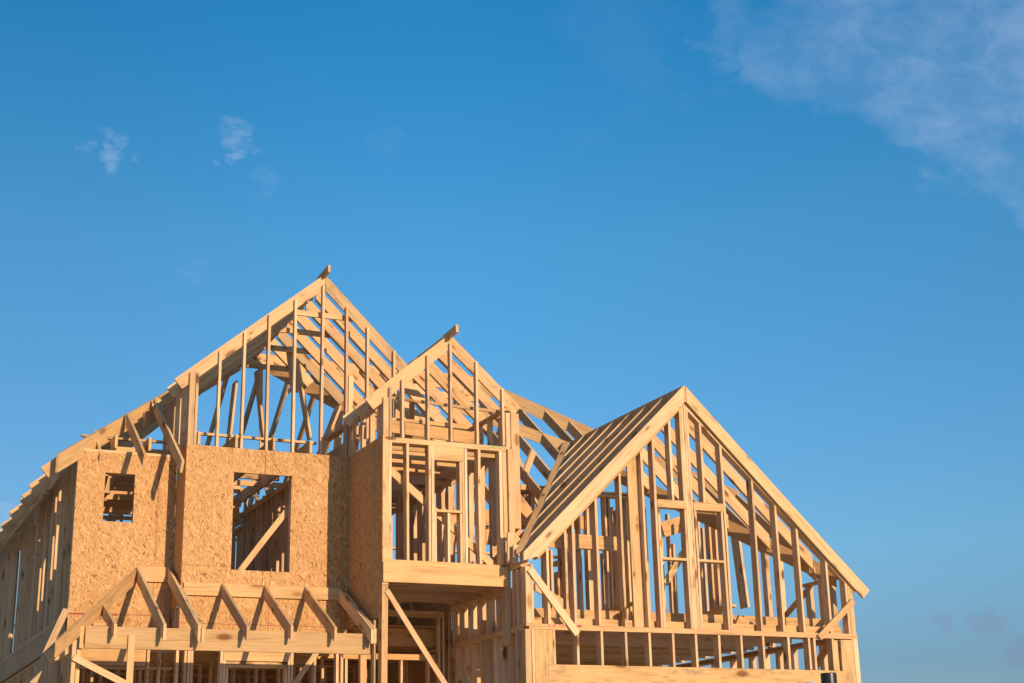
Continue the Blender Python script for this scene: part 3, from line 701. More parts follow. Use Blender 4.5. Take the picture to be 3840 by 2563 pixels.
('inw','stud',5.25,26.302,4.47,5.254,26.304,6.784,1,0.037,0.088,0,0),
('inw','stud',5.45,26.302,4.47,5.452,26.306,6.783,1,0.038,0.09,0,0),
('inw','stud',5.65,26.302,4.47,5.649,26.299,6.777,1,0.038,0.09,0,0),
('inw','stud',5.85,26.302,4.47,5.851,26.302,6.781,1,0.039,0.09,0,0),
('inw','stud',6.05,26.302,4.47,6.048,26.3,6.782,1,0.039,0.088,0,0),
('inw','stud',6.25,26.302,4.47,6.25,26.3,6.778,1,0.037,0.088,0,0),
('inw','stud',6.45,26.302,4.47,6.454,26.304,6.78,1,0.038,0.09,0,0),
('inw','stud',6.65,26.302,4.47,6.653,26.303,6.782,1,0.039,0.089,0,0),
('inw','stud',6.85,26.302,4.47,6.846,26.303,6.781,1,0.038,0.088,0,0),
('inw','stud',7.05,26.302,4.47,7.045,26.305,6.783,1,0.038,0.089,0,0),
('inw','stud',7.25,26.302,4.47,7.249,26.3,6.778,1,0.039,0.09,0,0),
('inw','stud',7.45,26.302,4.47,7.452,26.302,6.781,1,0.038,0.09,0,0),
('inw','stud',7.65,26.302,4.47,7.651,26.302,6.778,1,0.039,0.089,0,0),
('inw','stud',7.85,26.302,4.47,7.852,26.296,6.783,1,0.039,0.09,0,0),
('inw','stud',8.05,26.302,4.47,8.053,26.295,6.778,1,0.038,0.089,0,0),
('inw','stud',8.25,26.302,4.47,8.246,26.308,6.778,1,0.039,0.089,0,0),
('inw','stud',8.45,26.302,4.47,8.447,26.302,6.775,1,0.038,0.09,0,0),
('inw','stud',8.65,26.302,4.47,8.654,26.301,6.779,1,0.038,0.088,0,0),
('inw','stud',8.85,26.302,4.47,8.854,26.301,6.778,1,0.039,0.089,0,0),
('inw','stud',9.05,26.302,4.47,9.052,26.301,6.778,1,0.038,0.09,0,0),
('inw','stud',9.25,26.302,4.47,9.251,26.306,6.784,1,0.038,0.089,0,0),
('inw','plate',3.6,28.244,6.86,9.293,28.249,6.86,0,0.09,0.038,0,0),
('inw','plate',3.6,28.244,6.82,9.303,28.248,6.823,0,0.088,0.039,0,0),
('inw','plate',3.6,28.244,4.468,9.302,28.243,4.466,0,0.089,0.037,0,0),
('inw','stud',3.65,28.202,4.47,3.653,28.202,6.781,1,0.037,0.088,0,0),
('inw','stud',3.81,28.202,4.47,3.81,28.199,6.787,1,0.037,0.089,0,0),
('inw','stud',3.97,28.202,4.47,3.971,28.2,6.78,1,0.037,0.089,0,0),
('inw','stud',4.13,28.202,4.47,4.132,28.2,6.779,1,0.038,0.089,0,0),
('inw','stud',4.29,28.202,4.47,4.289,28.2,6.781,1,0.038,0.09,0,0),
('inw','stud',4.45,28.202,4.47,4.455,28.2,6.783,1,0.038,0.089,0,0),
('inw','stud',4.61,28.202,4.47,4.613,28.201,6.776,1,0.038,0.089,0,0),
('inw','stud',4.77,28.202,4.47,4.771,28.207,6.781,1,0.038,0.09,0,0),
('inw','stud',4.93,28.202,4.47,4.927,28.206,6.781,1,0.039,0.088,0,0),
('inw','stud',5.09,28.202,4.47,5.088,28.199,6.777,1,0.038,0.088,0,0),
('inw','stud',5.25,28.202,4.47,5.249,28.203,6.783,1,0.039,0.089,0,0),
('inw','stud',5.41,28.202,4.47,5.408,28.197,6.783,1,0.039,0.09,0,0),
('inw','stud',5.57,28.202,4.47,5.567,28.198,6.779,1,0.039,0.089,0,0),
('inw','stud',5.73,28.202,4.47,5.732,28.202,6.776,1,0.038,0.088,0,0),
('inw','stud',5.89,28.202,4.47,5.891,28.197,6.778,1,0.039,0.088,0,0),
('inw','stud',6.05,28.202,4.47,6.05,28.203,6.783,1,0.038,0.09,0,0),
('inw','stud',6.21,28.202,4.47,6.216,28.203,6.779,1,0.037,0.089,0,0),
('inw','stud',6.37,28.202,4.47,6.373,28.196,6.78,1,0.037,0.088,0,0),
('inw','stud',6.53,28.202,4.47,6.534,28.198,6.777,1,0.039,0.089,0,0),
('inw','stud',6.69,28.202,4.47,6.69,28.2,6.781,1,0.037,0.088,0,0),
('inw','stud',6.85,28.202,4.47,6.849,28.203,6.776,1,0.039,0.088,0,0),
('inw','stud',7.01,28.202,4.47,7.011,28.199,6.784,1,0.039,0.088,0,0),
('inw','stud',7.17,28.202,4.47,7.172,28.206,6.779,1,0.039,0.088,0,0),
('inw','stud',7.33,28.202,4.47,7.333,28.201,6.783,1,0.037,0.089,0,0),
('inw','stud',7.49,28.202,4.47,7.488,28.201,6.78,1,0.038,0.09,0,0),
('inw','stud',7.65,28.202,4.47,7.646,28.203,6.781,1,0.037,0.088,0,0),
('inw','stud',7.81,28.202,4.47,7.814,28.199,6.782,1,0.039,0.09,0,0),
('inw','stud',7.97,28.202,4.47,7.968,28.203,6.775,1,0.038,0.087,0,0),
('inw','stud',8.13,28.202,4.47,8.129,28.204,6.777,1,0.039,0.088,0,0),
('inw','stud',8.29,28.202,4.47,8.289,28.203,6.78,1,0.039,0.088,0,0),
('inw','stud',8.45,28.202,4.47,8.447,28.201,6.783,1,0.038,0.088,0,0),
('inw','stud',8.61,28.202,4.47,8.611,28.205,6.782,1,0.037,0.088,0,0),
('inw','stud',8.77,28.202,4.47,8.77,28.205,6.778,1,0.037,0.088,0,0),
('inw','stud',8.93,28.202,4.47,8.931,28.2,6.778,1,0.037,0.09,0,0),
('inw','stud',9.09,28.202,4.47,9.088,28.201,6.783,1,0.037,0.089,0,0),
('inw','stud',9.25,28.202,4.47,9.249,28.201,6.785,1,0.039,0.088,0,0),
('inw','plate',7.4,23.645,6.86,9.302,23.647,6.858,0,0.089,0.037,0,0),
('inw','plate',7.4,23.645,6.82,9.3,23.641,6.821,0,0.09,0.038,0,0),
('inw','plate',7.4,23.645,4.468,9.299,23.644,4.465,0,0.089,0.037,0,0),
('inw','stud',7.45,23.602,4.47,7.45,23.606,6.779,1,0.038,0.09,0,0),
('inw','stud',7.67,23.602,4.47,7.671,23.602,6.783,1,0.038,0.088,0,0),
('inw','stud',7.89,23.602,4.47,7.888,23.606,6.782,1,0.038,0.09,0,0),
('inw','stud',8.11,23.602,4.47,8.113,23.601,6.777,1,0.038,0.09,0,0),
('inw','stud',8.33,23.602,4.47,8.328,23.604,6.78,1,0.038,0.089,0,0),
('inw','stud',8.55,23.602,4.47,8.551,23.603,6.782,1,0.037,0.089,0,0),
('inw','stud',8.77,23.602,4.47,8.774,23.605,6.78,1,0.039,0.088,0,0),
('inw','stud',8.99,23.602,4.47,8.989,23.603,6.781,1,0.039,0.089,0,0),
('inw','stud',9.21,23.602,4.47,9.212,23.602,6.781,1,0.037,0.088,0,0),
('inw2',None,9.5,22.9,6.45,11.6,22.9,6.45,0,0.09,0.238,0,0),
('inw2','stud',11.27,22.2,4.45,11.273,22.202,5.374,1,0.039,0.139,0,0),
('inw2','stud',11.364,22.2,4.45,11.365,22.2,5.885,1,0.039,0.14,0,0),
('inw2','stud',11.418,22.2,4.45,11.417,22.201,5.749,1,0.038,0.14,0,0),
('inw2','stud',11.701,22.2,4.45,11.698,22.201,6.427,1,0.037,0.141,0,0),
('inw2','stud',11.861,22.2,4.45,11.863,22.196,6.486,1,0.039,0.14,0,0),
('inw2','stud',11.894,22.2,4.45,11.897,22.199,6.454,1,0.039,0.14,0,0),
('inw2','stud',12.207,22.2,4.45,12.208,22.203,6.77,1,0.038,0.14,0,0),
('inw2','stud',12.278,22.2,4.45,12.28,22.199,6.688,1,0.039,0.14,0,0),
('inw2','stud',12.447,22.2,4.45,12.445,22.202,6.49,1,0.038,0.14,0,0),
('inw2','stud',12.629,22.2,4.45,12.63,22.202,6.778,1,0.038,0.14,0,0),
('inw2','stud',12.667,22.2,4.45,12.667,22.198,6.711,1,0.037,0.139,0,0),
('inw2','stud',12.988,22.2,4.45,12.986,22.202,6.558,1,0.037,0.14,0,0),
('inw2','stud',14.059,22.2,4.45,14.058,22.197,6.588,1,0.037,0.141,0,0),
('inw2','stud',14.281,22.2,4.45,14.279,22.198,6.53,1,0.038,0.141,0,0),
('inw2','stud',14.408,22.2,4.45,14.412,22.202,6.614,1,0.038,0.139,0,0),
('inw2','stud',14.313,23.9,4.5,14.316,23.9,6.62,1,0.038,0.101,0,0),
('inw2','stud',14.478,23.9,4.5,14.479,23.898,6.85,1,0.037,0.101,0,0),
('inw2','stud',14.568,23.9,4.5,14.566,23.9,6.296,1,0.038,0.1,0,0),
('inw2','stud',15.232,23.9,4.5,15.232,23.899,6.631,1,0.038,0.101,0,0),
('inw2','plate',12.075,22.2,6.767,12.765,22.2,6.78,0,0.14,0.039,0,0),
('inw2','plate',12.075,22.2,6.722,12.758,22.2,6.718,0,0.141,0.037,0,0),
('inw2','header',13.688,22.9,6.468,14.155,22.896,6.608,0,0.051,0.28,0,0),
('inw2','plate',11.193,22.2,5.529,11.936,22.902,5.772,0,0.12,0.079,0,0),
('inw2','stud',9.75,24.4,4.45,9.752,24.401,6.498,1,0.037,0.09,0,0),
('inw2','stud',10.33,24.4,4.45,10.329,24.401,6.5,1,0.039,0.09,0,0),
('inw2','stud',10.9,24.4,4.45,10.9,24.399,6.506,1,0.038,0.088,0,0),
('inw2','stud',11.3,24.4,4.45,11.3,24.399,6.499,1,0.038,0.091,0,0),
('inw2','stud',11.52,24.4,4.45,11.523,24.401,6.499,1,0.038,0.089,0,0),
('inw2','stud',12.55,23.4,4.45,12.549,23.398,6.8,1,0.038,0.1,0,0),
('inw2','stud',12.6,23.4,4.45,12.599,23.404,6.801,1,0.039,0.101,0,0),
('inw2','stud',13.02,23.4,4.45,13.021,23.4,6.798,1,0.038,0.101,0,0),
('inw2','plate',9.464,22.4,6.86,9.462,28.499,6.861,0,0.089,0.039,0,0),
('inw2','plate',9.464,22.4,6.82,9.462,28.503,6.824,0,0.09,0.036,0,0),
('inw2','plate',9.464,22.4,5.068,9.47,28.496,5.063,0,0.089,0.037,0,0),
('inw2','stud',9.422,22.45,5.07,9.422,22.447,6.78,2,0.037,0.09,0,0),
('inw2','stud',9.422,22.86,5.07,9.423,22.857,6.781,2,0.038,0.089,0,0),
('inw2','stud',9.422,23.27,5.07,9.422,23.266,6.784,2,0.037,0.089,0,0),
('inw2','stud',9.422,23.68,5.07,9.422,23.684,6.778,2,0.037,0.09,0,0),
('inw2','stud',9.422,24.09,5.07,9.424,24.093,6.78,2,0.037,0.089,0,0),
('inw2','stud',9.422,24.5,5.07,9.421,24.502,6.78,2,0.038,0.09,0,0),
('inw2','stud',9.422,24.91,5.07,9.424,24.914,6.78,2,0.038,0.089,0,0),
('inw2','stud',9.422,25.32,5.07,9.418,25.321,6.782,2,0.039,0.088,0,0),
('inw2','stud',9.422,25.73,5.07,9.421,25.73,6.781,2,0.037,0.09,0,0),
('inw2','stud',9.422,26.14,5.07,9.419,26.138,6.777,2,0.037,0.09,0,0),
('inw2','stud',9.422,26.55,5.07,9.421,26.548,6.784,2,0.037,0.09,0,0),
('inw2','stud',9.422,26.96,5.07,9.424,26.958,6.779,2,0.038,0.088,0,0),
('inw2','stud',9.422,27.37,5.07,9.417,27.37,6.778,2,0.038,0.09,0,0),
('inw2','stud',9.422,27.78,5.07,9.421,27.781,6.783,2,0.039,0.089,0,0),
('inw2','stud',9.422,28.19,5.07,9.422,28.192,6.779,2,0.037,0.088,0,0),
('inw2','header',9.6,21.4,5.85,11.997,21.399,5.853,0,0.038,0.239,0,0),
('inw2','header',9.9,22.3,6.35,12.1,22.303,6.351,0,0.038,0.221,0,0),
('inw2','stud',9.9,21.4,4.45,9.898,21.397,5.583,1,0.037,0.089,0,0),
('inw2','stud',10.3,21.4,4.45,10.299,21.399,5.583,1,0.038,0.09,0,0),
('inw2','stud',10.62,21.4,4.45,10.621,21.401,5.578,1,0.039,0.091,0,0),
('inw2','stud',10.75,21.4,4.45,10.752,21.399,5.584,1,0.037,0.089,0,0),
('inw2','stud',11.1,21.4,4.45,11.102,21.399,5.576,1,0.038,0.089,0,0),
('inw2','stud',11.25,21.4,4.45,11.25,21.398,5.576,1,0.038,0.09,0,0),
('inw2','stud',11.7,21.4,4.45,11.7,21.402,5.577,1,0.039,0.089,0,0),
('inw2','brace',14.523,23.5,6.054,14.098,23.498,5.474,1,0.121,0.038,0,0),
('inw2','brace',10.134,20.8,4.905,10.76,20.797,4.582,1,0.12,0.037,0,0),
('inw2','stud',11.55,22.6,4.45,11.548,22.602,6.502,1,0.038,0.118,0,0),
('inw2','stud',11.6,22.6,4.45,11.602,22.597,6.505,1,0.039,0.119,0,0),
('inw2','stud',11.66,22.6,4.45,11.665,22.597,6.499,1,0.038,0.119,0,0),
('inw2','stud',12.5,22.6,4.45,12.499,22.599,6.5,1,0.038,0.119,0,0),
('inw2','stud',12.92,22.6,4.45,12.919,22.598,6.503,1,0.037,0.121,0,0),
('inw2','stud',12.97,22.6,4.45,12.966,22.6,6.498,1,0.039,0.119,0,0),
('bkw',None,3.5,29.02,6.86,15.1,29.02,6.86,0,0.14,0.039,0,0),
('bkw','plate',3.5,29.02,5.07,15.102,29.014,5.066,0,0.141,0.039,0,0),
('bkw','stud',3.6,28.952,5.07,3.599,28.951,6.802,1,0.039,0.14,0,0),
('bkw','stud',4.02,28.952,5.07,4.025,28.955,6.799,1,0.038,0.139,0,0),
('bkw','stud',4.44,28.952,5.07,4.441,28.953,6.799,1,0.037,0.141,0,0),
('bkw','stud',4.86,28.952,5.07,4.859,28.955,6.799,1,0.039,0.141,0,0),
('bkw','stud',5.28,28.952,5.07,5.282,28.95,6.804,1,0.039,0.141,0,0),
('bkw','stud',5.7,28.952,5.07,5.698,28.953,6.802,1,0.038,0.14,0,0),
('bkw','stud',6.12,28.952,5.07,6.118,28.951,6.797,1,0.037,0.141,0,0),
('bkw','stud',6.54,28.952,5.07,6.541,28.955,6.8,1,0.037,0.14,0,0),
('bkw','stud',6.96,28.952,5.07,6.961,28.953,6.8,1,0.038,0.14,0,0),
('bkw','stud',7.38,28.952,5.07,7.382,28.953,6.801,1,0.039,0.141,0,0),
('bkw','stud',7.8,28.952,5.07,7.805,28.954,6.798,1,0.037,0.14,0,0),
('bkw','stud',8.22,28.952,5.07,8.221,28.958,6.801,1,0.038,0.139,0,0),
('bkw','stud',8.64,28.952,5.07,8.643,28.952,6.797,1,0.038,0.14,0,0),
('bkw','stud',9.06,28.952,5.07,9.06,28.951,6.801,1,0.037,0.14,0,0),
('bkw','stud',9.48,28.952,5.07,9.484,28.952,6.799,1,0.038,0.141,0,0),
('bkw','stud',9.9,28.952,5.07,9.901,28.954,6.795,1,0.038,0.141,0,0),
('bkw','stud',10.32,28.952,5.07,10.319,28.951,6.8,1,0.039,0.14,0,0),
('bkw','stud',10.74,28.952,5.07,10.742,28.954,6.8,1,0.037,0.139,0,0),
('bkw','stud',11.16,28.952,5.07,11.16,28.95,6.801,1,0.039,0.139,0,0),
('bkw','stud',11.58,28.952,5.07,11.58,28.953,6.798,1,0.038,0.139,0,0),
('fl','box',3.5,22.3,4.402,9.3,28.9,4.426),
('fl','box',4.9,21.62,4.402,7.3,22.3,4.426),
('fl','box',9.45,24.3,4.434,15,28.9,4.458),
('fl','joist',7.42,20.3,5,9.342,20.298,5.004,0,0.039,0.25,0,0),
('fl','joist',7.42,20.72,5,9.338,20.719,5.001,0,0.038,0.25,0,0),
('fl','joist',7.42,21.14,5,9.34,21.134,5,0,0.038,0.249,0,0),
('fl','joist',7.42,21.56,5,9.343,21.562,5.002,0,0.039,0.25,0,0),
('fl','joist',7.42,21.98,5,9.34,21.983,5,0,0.038,0.249,0,0),
('fl','joist',3.55,22.45,4.4,9.297,22.451,4.399,0,0.039,0.28,0,0),
('fl','joist',3.55,22.86,4.4,9.297,22.859,4.401,0,0.039,0.28,0,0),
('fl','joist',3.55,23.27,4.4,9.296,23.271,4.399,0,0.038,0.279,0,0),
('fl','joist',3.55,23.68,4.4,9.3,23.687,4.396,0,0.039,0.28,0,0),
('fl','joist',3.55,24.09,4.4,9.298,24.093,4.4,0,0.038,0.28,0,0),
('fl','joist',3.55,24.5,4.4,9.298,24.499,4.401,0,0.038,0.28,0,0),
('fl','joist',3.55,24.91,4.4,9.297,24.909,4.403,0,0.039,0.281,0,0),
('fl','joist',3.55,25.32,4.4,9.297,25.321,4.399,0,0.039,0.281,0,0),
('fl','joist',3.55,25.73,4.4,9.301,25.732,4.401,0,0.037,0.281,0,0),
('fl','joist',3.55,26.14,4.4,9.295,26.142,4.398,0,0.037,0.279,0,0),
('fl','joist',3.55,26.55,4.4,9.3,26.555,4.4,0,0.039,0.281,0,0),
('fl','joist',3.55,26.96,4.4,9.298,26.96,4.405,0,0.038,0.279,0,0),
('fl','joist',3.55,27.37,4.4,9.298,27.371,4.401,0,0.038,0.281,0,0),
('fl','joist',3.55,27.78,4.4,9.303,27.777,4.401,0,0.039,0.279,0,0),
('fl','joist',3.55,28.19,4.4,9.298,28.195,4.397,0,0.037,0.281,0,0),
('fl','joist',3.55,28.6,4.4,9.296,28.6,4.402,0,0.038,0.28,0,0),
('fl','joist',4.9,21.85,4.4,7.302,21.847,4.399,0,0.038,0.28,0,0),
('fl','joist',4.9,22.1,4.4,7.298,22.102,4.397,0,0.037,0.28,0,0),
('bay',None,7.385,20.12,6.862,9.43,20.12,6.862,0,0.14,0.038,0,0),
('bay',None,7.385,20.12,6.822,9.435,20.12,6.822,0,0.133,0.037,0,0),
('bay','bottom_plate',7.385,20.12,5.066,9.27,20.119,5.062,0,0.139,0.037,0,0),
('bay','corner_post',7.432,20.052,5.067,7.431,20.056,6.782,1,0.09,0.141,0,0),
('bay','stud',7.5,20.052,5.067,7.501,20.049,6.788,1,0.038,0.141,0,0),
('bay','stud',7.772,20.052,5.067,7.769,20.053,6.784,1,0.038,0.141,0,0),
('bay','stud',8.112,20.052,5.067,8.117,20.053,6.784,1,0.038,0.141,0,0),
('bay','stud',8.16,20.052,5.067,8.16,20.051,6.786,1,0.037,0.14,0,0),
('bay','stud',8.69,20.052,5.067,8.692,20.05,6.781,1,0.038,0.14,0,0),
('bay','stud',8.2,20.054,5.067,8.2,20.052,5.797,1,0.038,0.136,0,0),
('bay','stud',8.61,20.054,5.84,8.61,20.055,6.57,1,0.038,0.134,0,0),
('bay','stud',8.173,20.056,5.84,8.175,20.057,6.572,1,0.029,0.13,0,0),
('bay','stud',8.41,20.053,5.067,8.412,20.052,5.792,1,0.038,0.136,0,0),
('bay','stud',8.61,20.053,5.067,8.608,20.051,5.795,1,0.039,0.134,0,0),
('bay','stud',8.648,20.056,5.067,8.647,20.056,6.784,1,0.03,0.131,0,0),
('bay','stud',8.915,20.052,5.067,8.917,20.058,6.786,1,0.038,0.139,0,0),
('bay','stud',9.265,20.054,5.067,9.267,20.054,6.785,1,0.051,0.14,0,0),
('bay','header',8.135,20.122,6.783,8.665,20.122,6.789,0,0.136,0.21,0,0),
('bay','sill',8.18,20.121,5.836,8.63,20.123,5.84,0,0.14,0.037,0,0),
('bay','brace',7.48,20.21,6.47,9.272,20.209,5.008,1,0.11,0.038,0,0),
('bay','corner_post',9.335,20.05,3.9,9.335,20.051,6.78,1,0.086,0.14,0,0),
('bay','stud',7.5,20.048,6.864,7.498,20.049,7.617,1,0.038,0.089,0,0),
('bay','stud',7.696,20.048,6.864,7.692,20.045,7.753,1,0.039,0.09,0,0),
('bay','stud',8.098,20.048,6.864,8.097,20.051,8.174,1,0.038,0.09,0,0),
('bay','stud',8.469,20.048,6.864,8.469,20.047,8.405,1,0.038,0.09,0,0),
('bay','stud',8.894,20.048,6.864,8.896,20.05,8.161,1,0.038,0.088,0,0),
('bay','stud',9.325,20.048,6.864,9.324,20.047,7.773,1,0.038,0.089,0,0),
('bay','corner_post',7.43,20.053,6.864,7.429,20.053,7.456,1,0.081,0.118,0,0),
('bay','corner_post',9.405,20.053,6.864,9.407,20.054,7.398,1,0.085,0.119,0,0),
('bay','corner_post',9.505,20.03,5.62,9.507,20.029,7.392,1,0.13,0.1,0,0),
('bay','corner_post',9.41,20,5.04,9.411,19.999,6.821,1,0.09,0.1,0,0),
('bay','tie',7.5,20.22,7.53,9.556,20.217,7.466,0,0.029,0.045,0,0),
('bay','header',7.38,20.03,5.025,9.343,20.031,5.026,0,0.036,0.286,0,0),
('bay','header',7.39,20.087,5.022,9.339,20.088,5.021,0,0.07,0.279,0,0),
('bay','stud',7.39,20.3,6.86,7.39,20.3,7.436,2,0.037,0.088,0,0),
('bay','stud',7.39,20.68,6.86,7.393,20.679,7.438,2,0.039,0.088,0,0),
('bay','stud',7.39,21.05,6.86,7.387,21.05,7.439,2,0.038,0.089,0,0),
('bay','stud',7.39,21.42,6.86,7.389,21.421,7.441,2,0.037,0.089,0,0),
('bay','stud',7.4,20.35,5.05,7.4,20.353,6.797,2,0.037,0.089,0,0),
('bay','stud',7.4,20.75,5.05,7.398,20.748,6.797,2,0.037,0.087,0,0),
('bay','stud',7.4,21.15,5.05,7.399,21.153,6.799,2,0.039,0.09,0,0),
('bay','stud',7.4,21.5,5.05,7.404,21.503,6.802,2,0.039,0.09,0,0),
('bay','plate',7.45,20.2,7.48,7.453,23.001,7.48,0,0.12,0.039,0,0),
('bay','plate',9.407,20.2,6.89,9.41,24.901,6.891,0,0.111,0.039,0,0),
('bay','plate',9.407,20.2,6.85,9.405,24.907,6.847,0,0.109,0.039,0,0),
('bay','plate',9.407,20.2,5.068,9.404,24.899,5.068,0,0.109,0.037,0,0),
('bay','stud',9.354,20.25,5.07,9.356,20.25,6.808,2,0.038,0.11,0,0),
('bay','stud',9.354,20.68,5.07,9.353,20.681,6.81,2,0.038,0.109,0,0),
('bay','stud',9.354,21.11,5.07,9.354,21.11,6.808,2,0.038,0.111,0,0),
('bay','stud',9.354,21.54,5.07,9.354,21.545,6.809,2,0.038,0.11,0,0),
('bay','stud',9.354,21.97,5.07,9.357,21.97,6.808,2,0.038,0.109,0,0),
('bay','stud',9.354,22.4,5.07,9.354,22.4,6.807,2,0.039,0.109,0,0),
('bay','stud',9.354,22.83,5.07,9.354,22.832,6.809,2,0.038,0.11,0,0),
('bay','stud',9.354,23.26,5.07,9.355,23.262,6.811,2,0.038,0.109,0,0),
('bay','stud',9.354,23.69,5.07,9.35,23.686,6.806,2,0.037,0.109,0,0),
('bay','stud',9.354,24.12,5.07,9.352,24.12,6.806,2,0.037,0.109,0,0),
('bay','stud',9.354,24.55,5.07,9.354,24.554,6.81,2,0.039,0.109,0,0),
('bay','stud',9.352,20.3,6.89,9.357,20.296,7.438,2,0.037,0.088,0,0),
('bay','stud',9.352,20.7,6.89,9.345,20.695,7.441,2,0.037,0.088,0,0),
('bay','stud',9.352,21.1,6.89,9.354,21.102,7.435,2,0.037,0.088,0,0),
('bay','stud',9.352,21.5,6.89,9.355,21.502,7.436,2,0.037,0.089,0,0),
('bay','stud',9.352,21.9,6.89,9.354,21.9,7.439,2,0.037,0.09,0,0),
('bay','stud',9.352,22.3,6.89,9.357,22.297,7.441,2,0.037,0.088,0,0),
('bay','plate',9.397,20.1,7.48,9.396,23.003,7.482,0,0.09,0.037,0,0),
('bayr',None,8.47,20.1,8.59,8.47,24.2,8.53,0,0.041,0.179,0,0),
('bayr','ridge_board',8.47,19.8,8.625,8.468,20.302,8.598,0,0.041,0.12,0,0),
('bayr','rafter',7.13,20.115,7.404,8.446,20.117,8.549,0,0.038,0.184,0,1),
('bayr','rafter',8.49,20.115,8.552,9.643,20.115,7.513,0,0.039,0.185,1,0),
('bayr','rafter',7.13,20.62,7.404,8.45,20.621,8.547,0,0.038,0.185,0,1),
('bayr','rafter',8.49,20.62,8.552,9.636,20.618,7.512,0,0.039,0.183,1,0),
('bayr','rafter',7.13,21.17,7.404,8.45,21.169,8.553,0,0.039,0.185,0,1),
('bayr','rafter',8.49,21.17,8.552,9.646,21.168,7.509,0,0.037,0.184,1,0),
('bayr','rafter',8.49,21.72,8.552,9.64,21.718,7.515,0,0.037,0.185,1,0),
('bayr','rafter',8.49,22.27,8.552,9.639,22.27,7.511,0,0.038,0.185,1,0),
('bayr','rafter',8.49,22.82,8.552,9.641,22.818,7.515,0,0.037,0.184,1,0),
('bayr','rafter',8.49,23.37,8.552,9.237,23.371,7.875,0,0.038,0.185,1,0),
('bayr','rafter',8.49,23.92,8.552,8.764,23.917,8.303,0,0.037,0.185,1,0),
('bayr','valley_rafter',8.47,24.204,8.5,9.598,22.943,7.526,0,0.041,0.235,1,1),
('bayr','collar_tie',8.589,21.9,8.382,9.472,21.899,8.303,0,0.037,0.101,0,0),
('bayr','collar_tie',9.774,23.3,8.668,10.39,23.301,8.684,0,0.038,0.199,0,0),
('bayr','collar_tie',8.781,22.8,8.483,9.585,22.802,8.442,0,0.038,0.099,0,0),
('bayr','collar_tie',7.828,20.9,7.382,9.071,20.9,7.384,0,0.05,0.19,0,0),
('bayr','brace',8.763,22.4,8.492,8.759,22.4,7.795,1,0.079,0.041,0,0),
('bayr','brace',8.443,22.4,8.208,8.416,22.396,7.792,1,0.08,0.041,0,0),
('bay','tie',10.613,22.25,6.803,11.223,22.247,6.802,0,0.12,0.089,0,0),
('bay','stud',10.681,22.35,6.091,10.697,22.347,6.757,1,0.039,0.12,0,0),
('bay','stud',10.749,22.35,6.094,10.761,22.35,6.761,1,0.039,0.12,0,0),
('bay','stud',10.8,22.35,6.097,10.819,22.344,6.764,1,0.037,0.119,0,0),
('bay','stud',10.879,22.35,6.102,10.9,22.351,6.768,1,0.038,0.12,0,0),
('bay','stud',10.908,22.35,6.103,10.931,22.35,6.771,1,0.037,0.12,0,0),
('bay','tie',9.975,20.9,6.292,10.269,20.902,5.998,0,0.037,0.159,0,0),
('bay','tie',9.675,20.3,5.677,9.813,20.301,5.53,0,0.039,0.14,0,0),
('bay','tie',9.415,20,5.569,9.611,20.003,5.375,0,0.038,0.14,0,0),
('bay','corner_post',9.295,19.85,5.062,9.305,19.848,5.515,1,0.086,0.041,0,0),
('bay','corner_post',9.335,19.75,5.049,9.343,19.748,5.323,1,0.075,0.04,0,0),
('bay','tie',9.454,23.2,8.303,9.609,23.199,8.078,0,0.039,0.12,0,0),
('bay','tie',9.546,24,8.829,9.407,23.999,9.007,0,0.037,0.119,0,0),
('bay','tie',9.909,24.2,8.585,9.795,24.201,8.442,0,0.039,0.12,0,0),
('ent',None,7.418,20.04,0.3,7.418,20.04,4.7,1,0.09,0.14,0,0),
('ent','stud',7.33,20.2,0.3,7.328,20.199,4.22,1,0.03,0.139,0,0),
('ent','block',7.375,20.11,4.74,7.467,20.106,4.74,0,0.139,0.036,0,0),
('ent','brace',7.44,20.02,4.62,8.898,20.021,2.502,1,0.075,0.035,0,0),
('ent','header',7.3,22.27,4.65,9.201,22.27,4.646,0,0.141,0.091,0,0),
('ent','header',7.3,22.27,3.97,9.15,22.273,3.97,0,0.14,0.085,0,0),
('ent','stud',9.13,22.2,0.3,9.131,22.201,4.651,1,0.037,0.1,0,0),
('ent','stud',9.2,22.2,0.3,9.197,22.201,4.647,1,0.037,0.1,0,0),
('ent','stud',9.3,22.2,0.3,9.304,22.197,4.648,1,0.037,0.101,0,0),
('ent','stud',7.6,22.22,0.3,7.598,22.22,3.884,1,0.038,0.101,0,0),
('ent','stud',8.05,22.22,0.3,8.048,22.222,3.88,1,0.038,0.1,0,0),
('ent','stud',8.5,22.22,0.3,8.504,22.222,3.885,1,0.037,0.099,0,0),
('ent','stud',8.95,22.22,0.3,8.953,22.222,3.884,1,0.037,0.101,0,0),
('ent','stud',7.5,24.2,4.15,7.502,24.198,5.018,1,0.039,0.101,0,0),
('ent','stud',7.62,24.2,4.15,7.621,24.202,5.021,1,0.039,0.101,0,0),
('ent','stud',7.8,24.2,4.15,7.801,24.198,5.025,1,0.038,0.1,0,0),
('ent','stud',8,24.2,4.15,8.004,24.197,5.024,1,0.037,0.099,0,0),
('ent','stud',8.2,24.2,4.15,8.2,24.203,5.024,1,0.037,0.101,0,0),
('ent','stud',8.4,24.2,4.15,8.401,24.2,5.02,1,0.038,0.1,0,0),
('ent','stud',8.6,24.2,4.15,8.598,24.202,5.018,1,0.039,0.1,0,0),
('ent','stud',8.8,24.2,4.15,8.795,24.201,5.022,1,0.037,0.101,0,0),
('ent','stud',9,24.2,4.15,8.997,24.201,5.026,1,0.038,0.101,0,0),
('ent','stud',9.2,24.2,4.15,9.198,24.197,5.021,1,0.038,0.101,0,0),
('ent','rim_board',9.365,20.1,5.02,9.362,22.307,5.022,0,0.038,0.275,0,0),
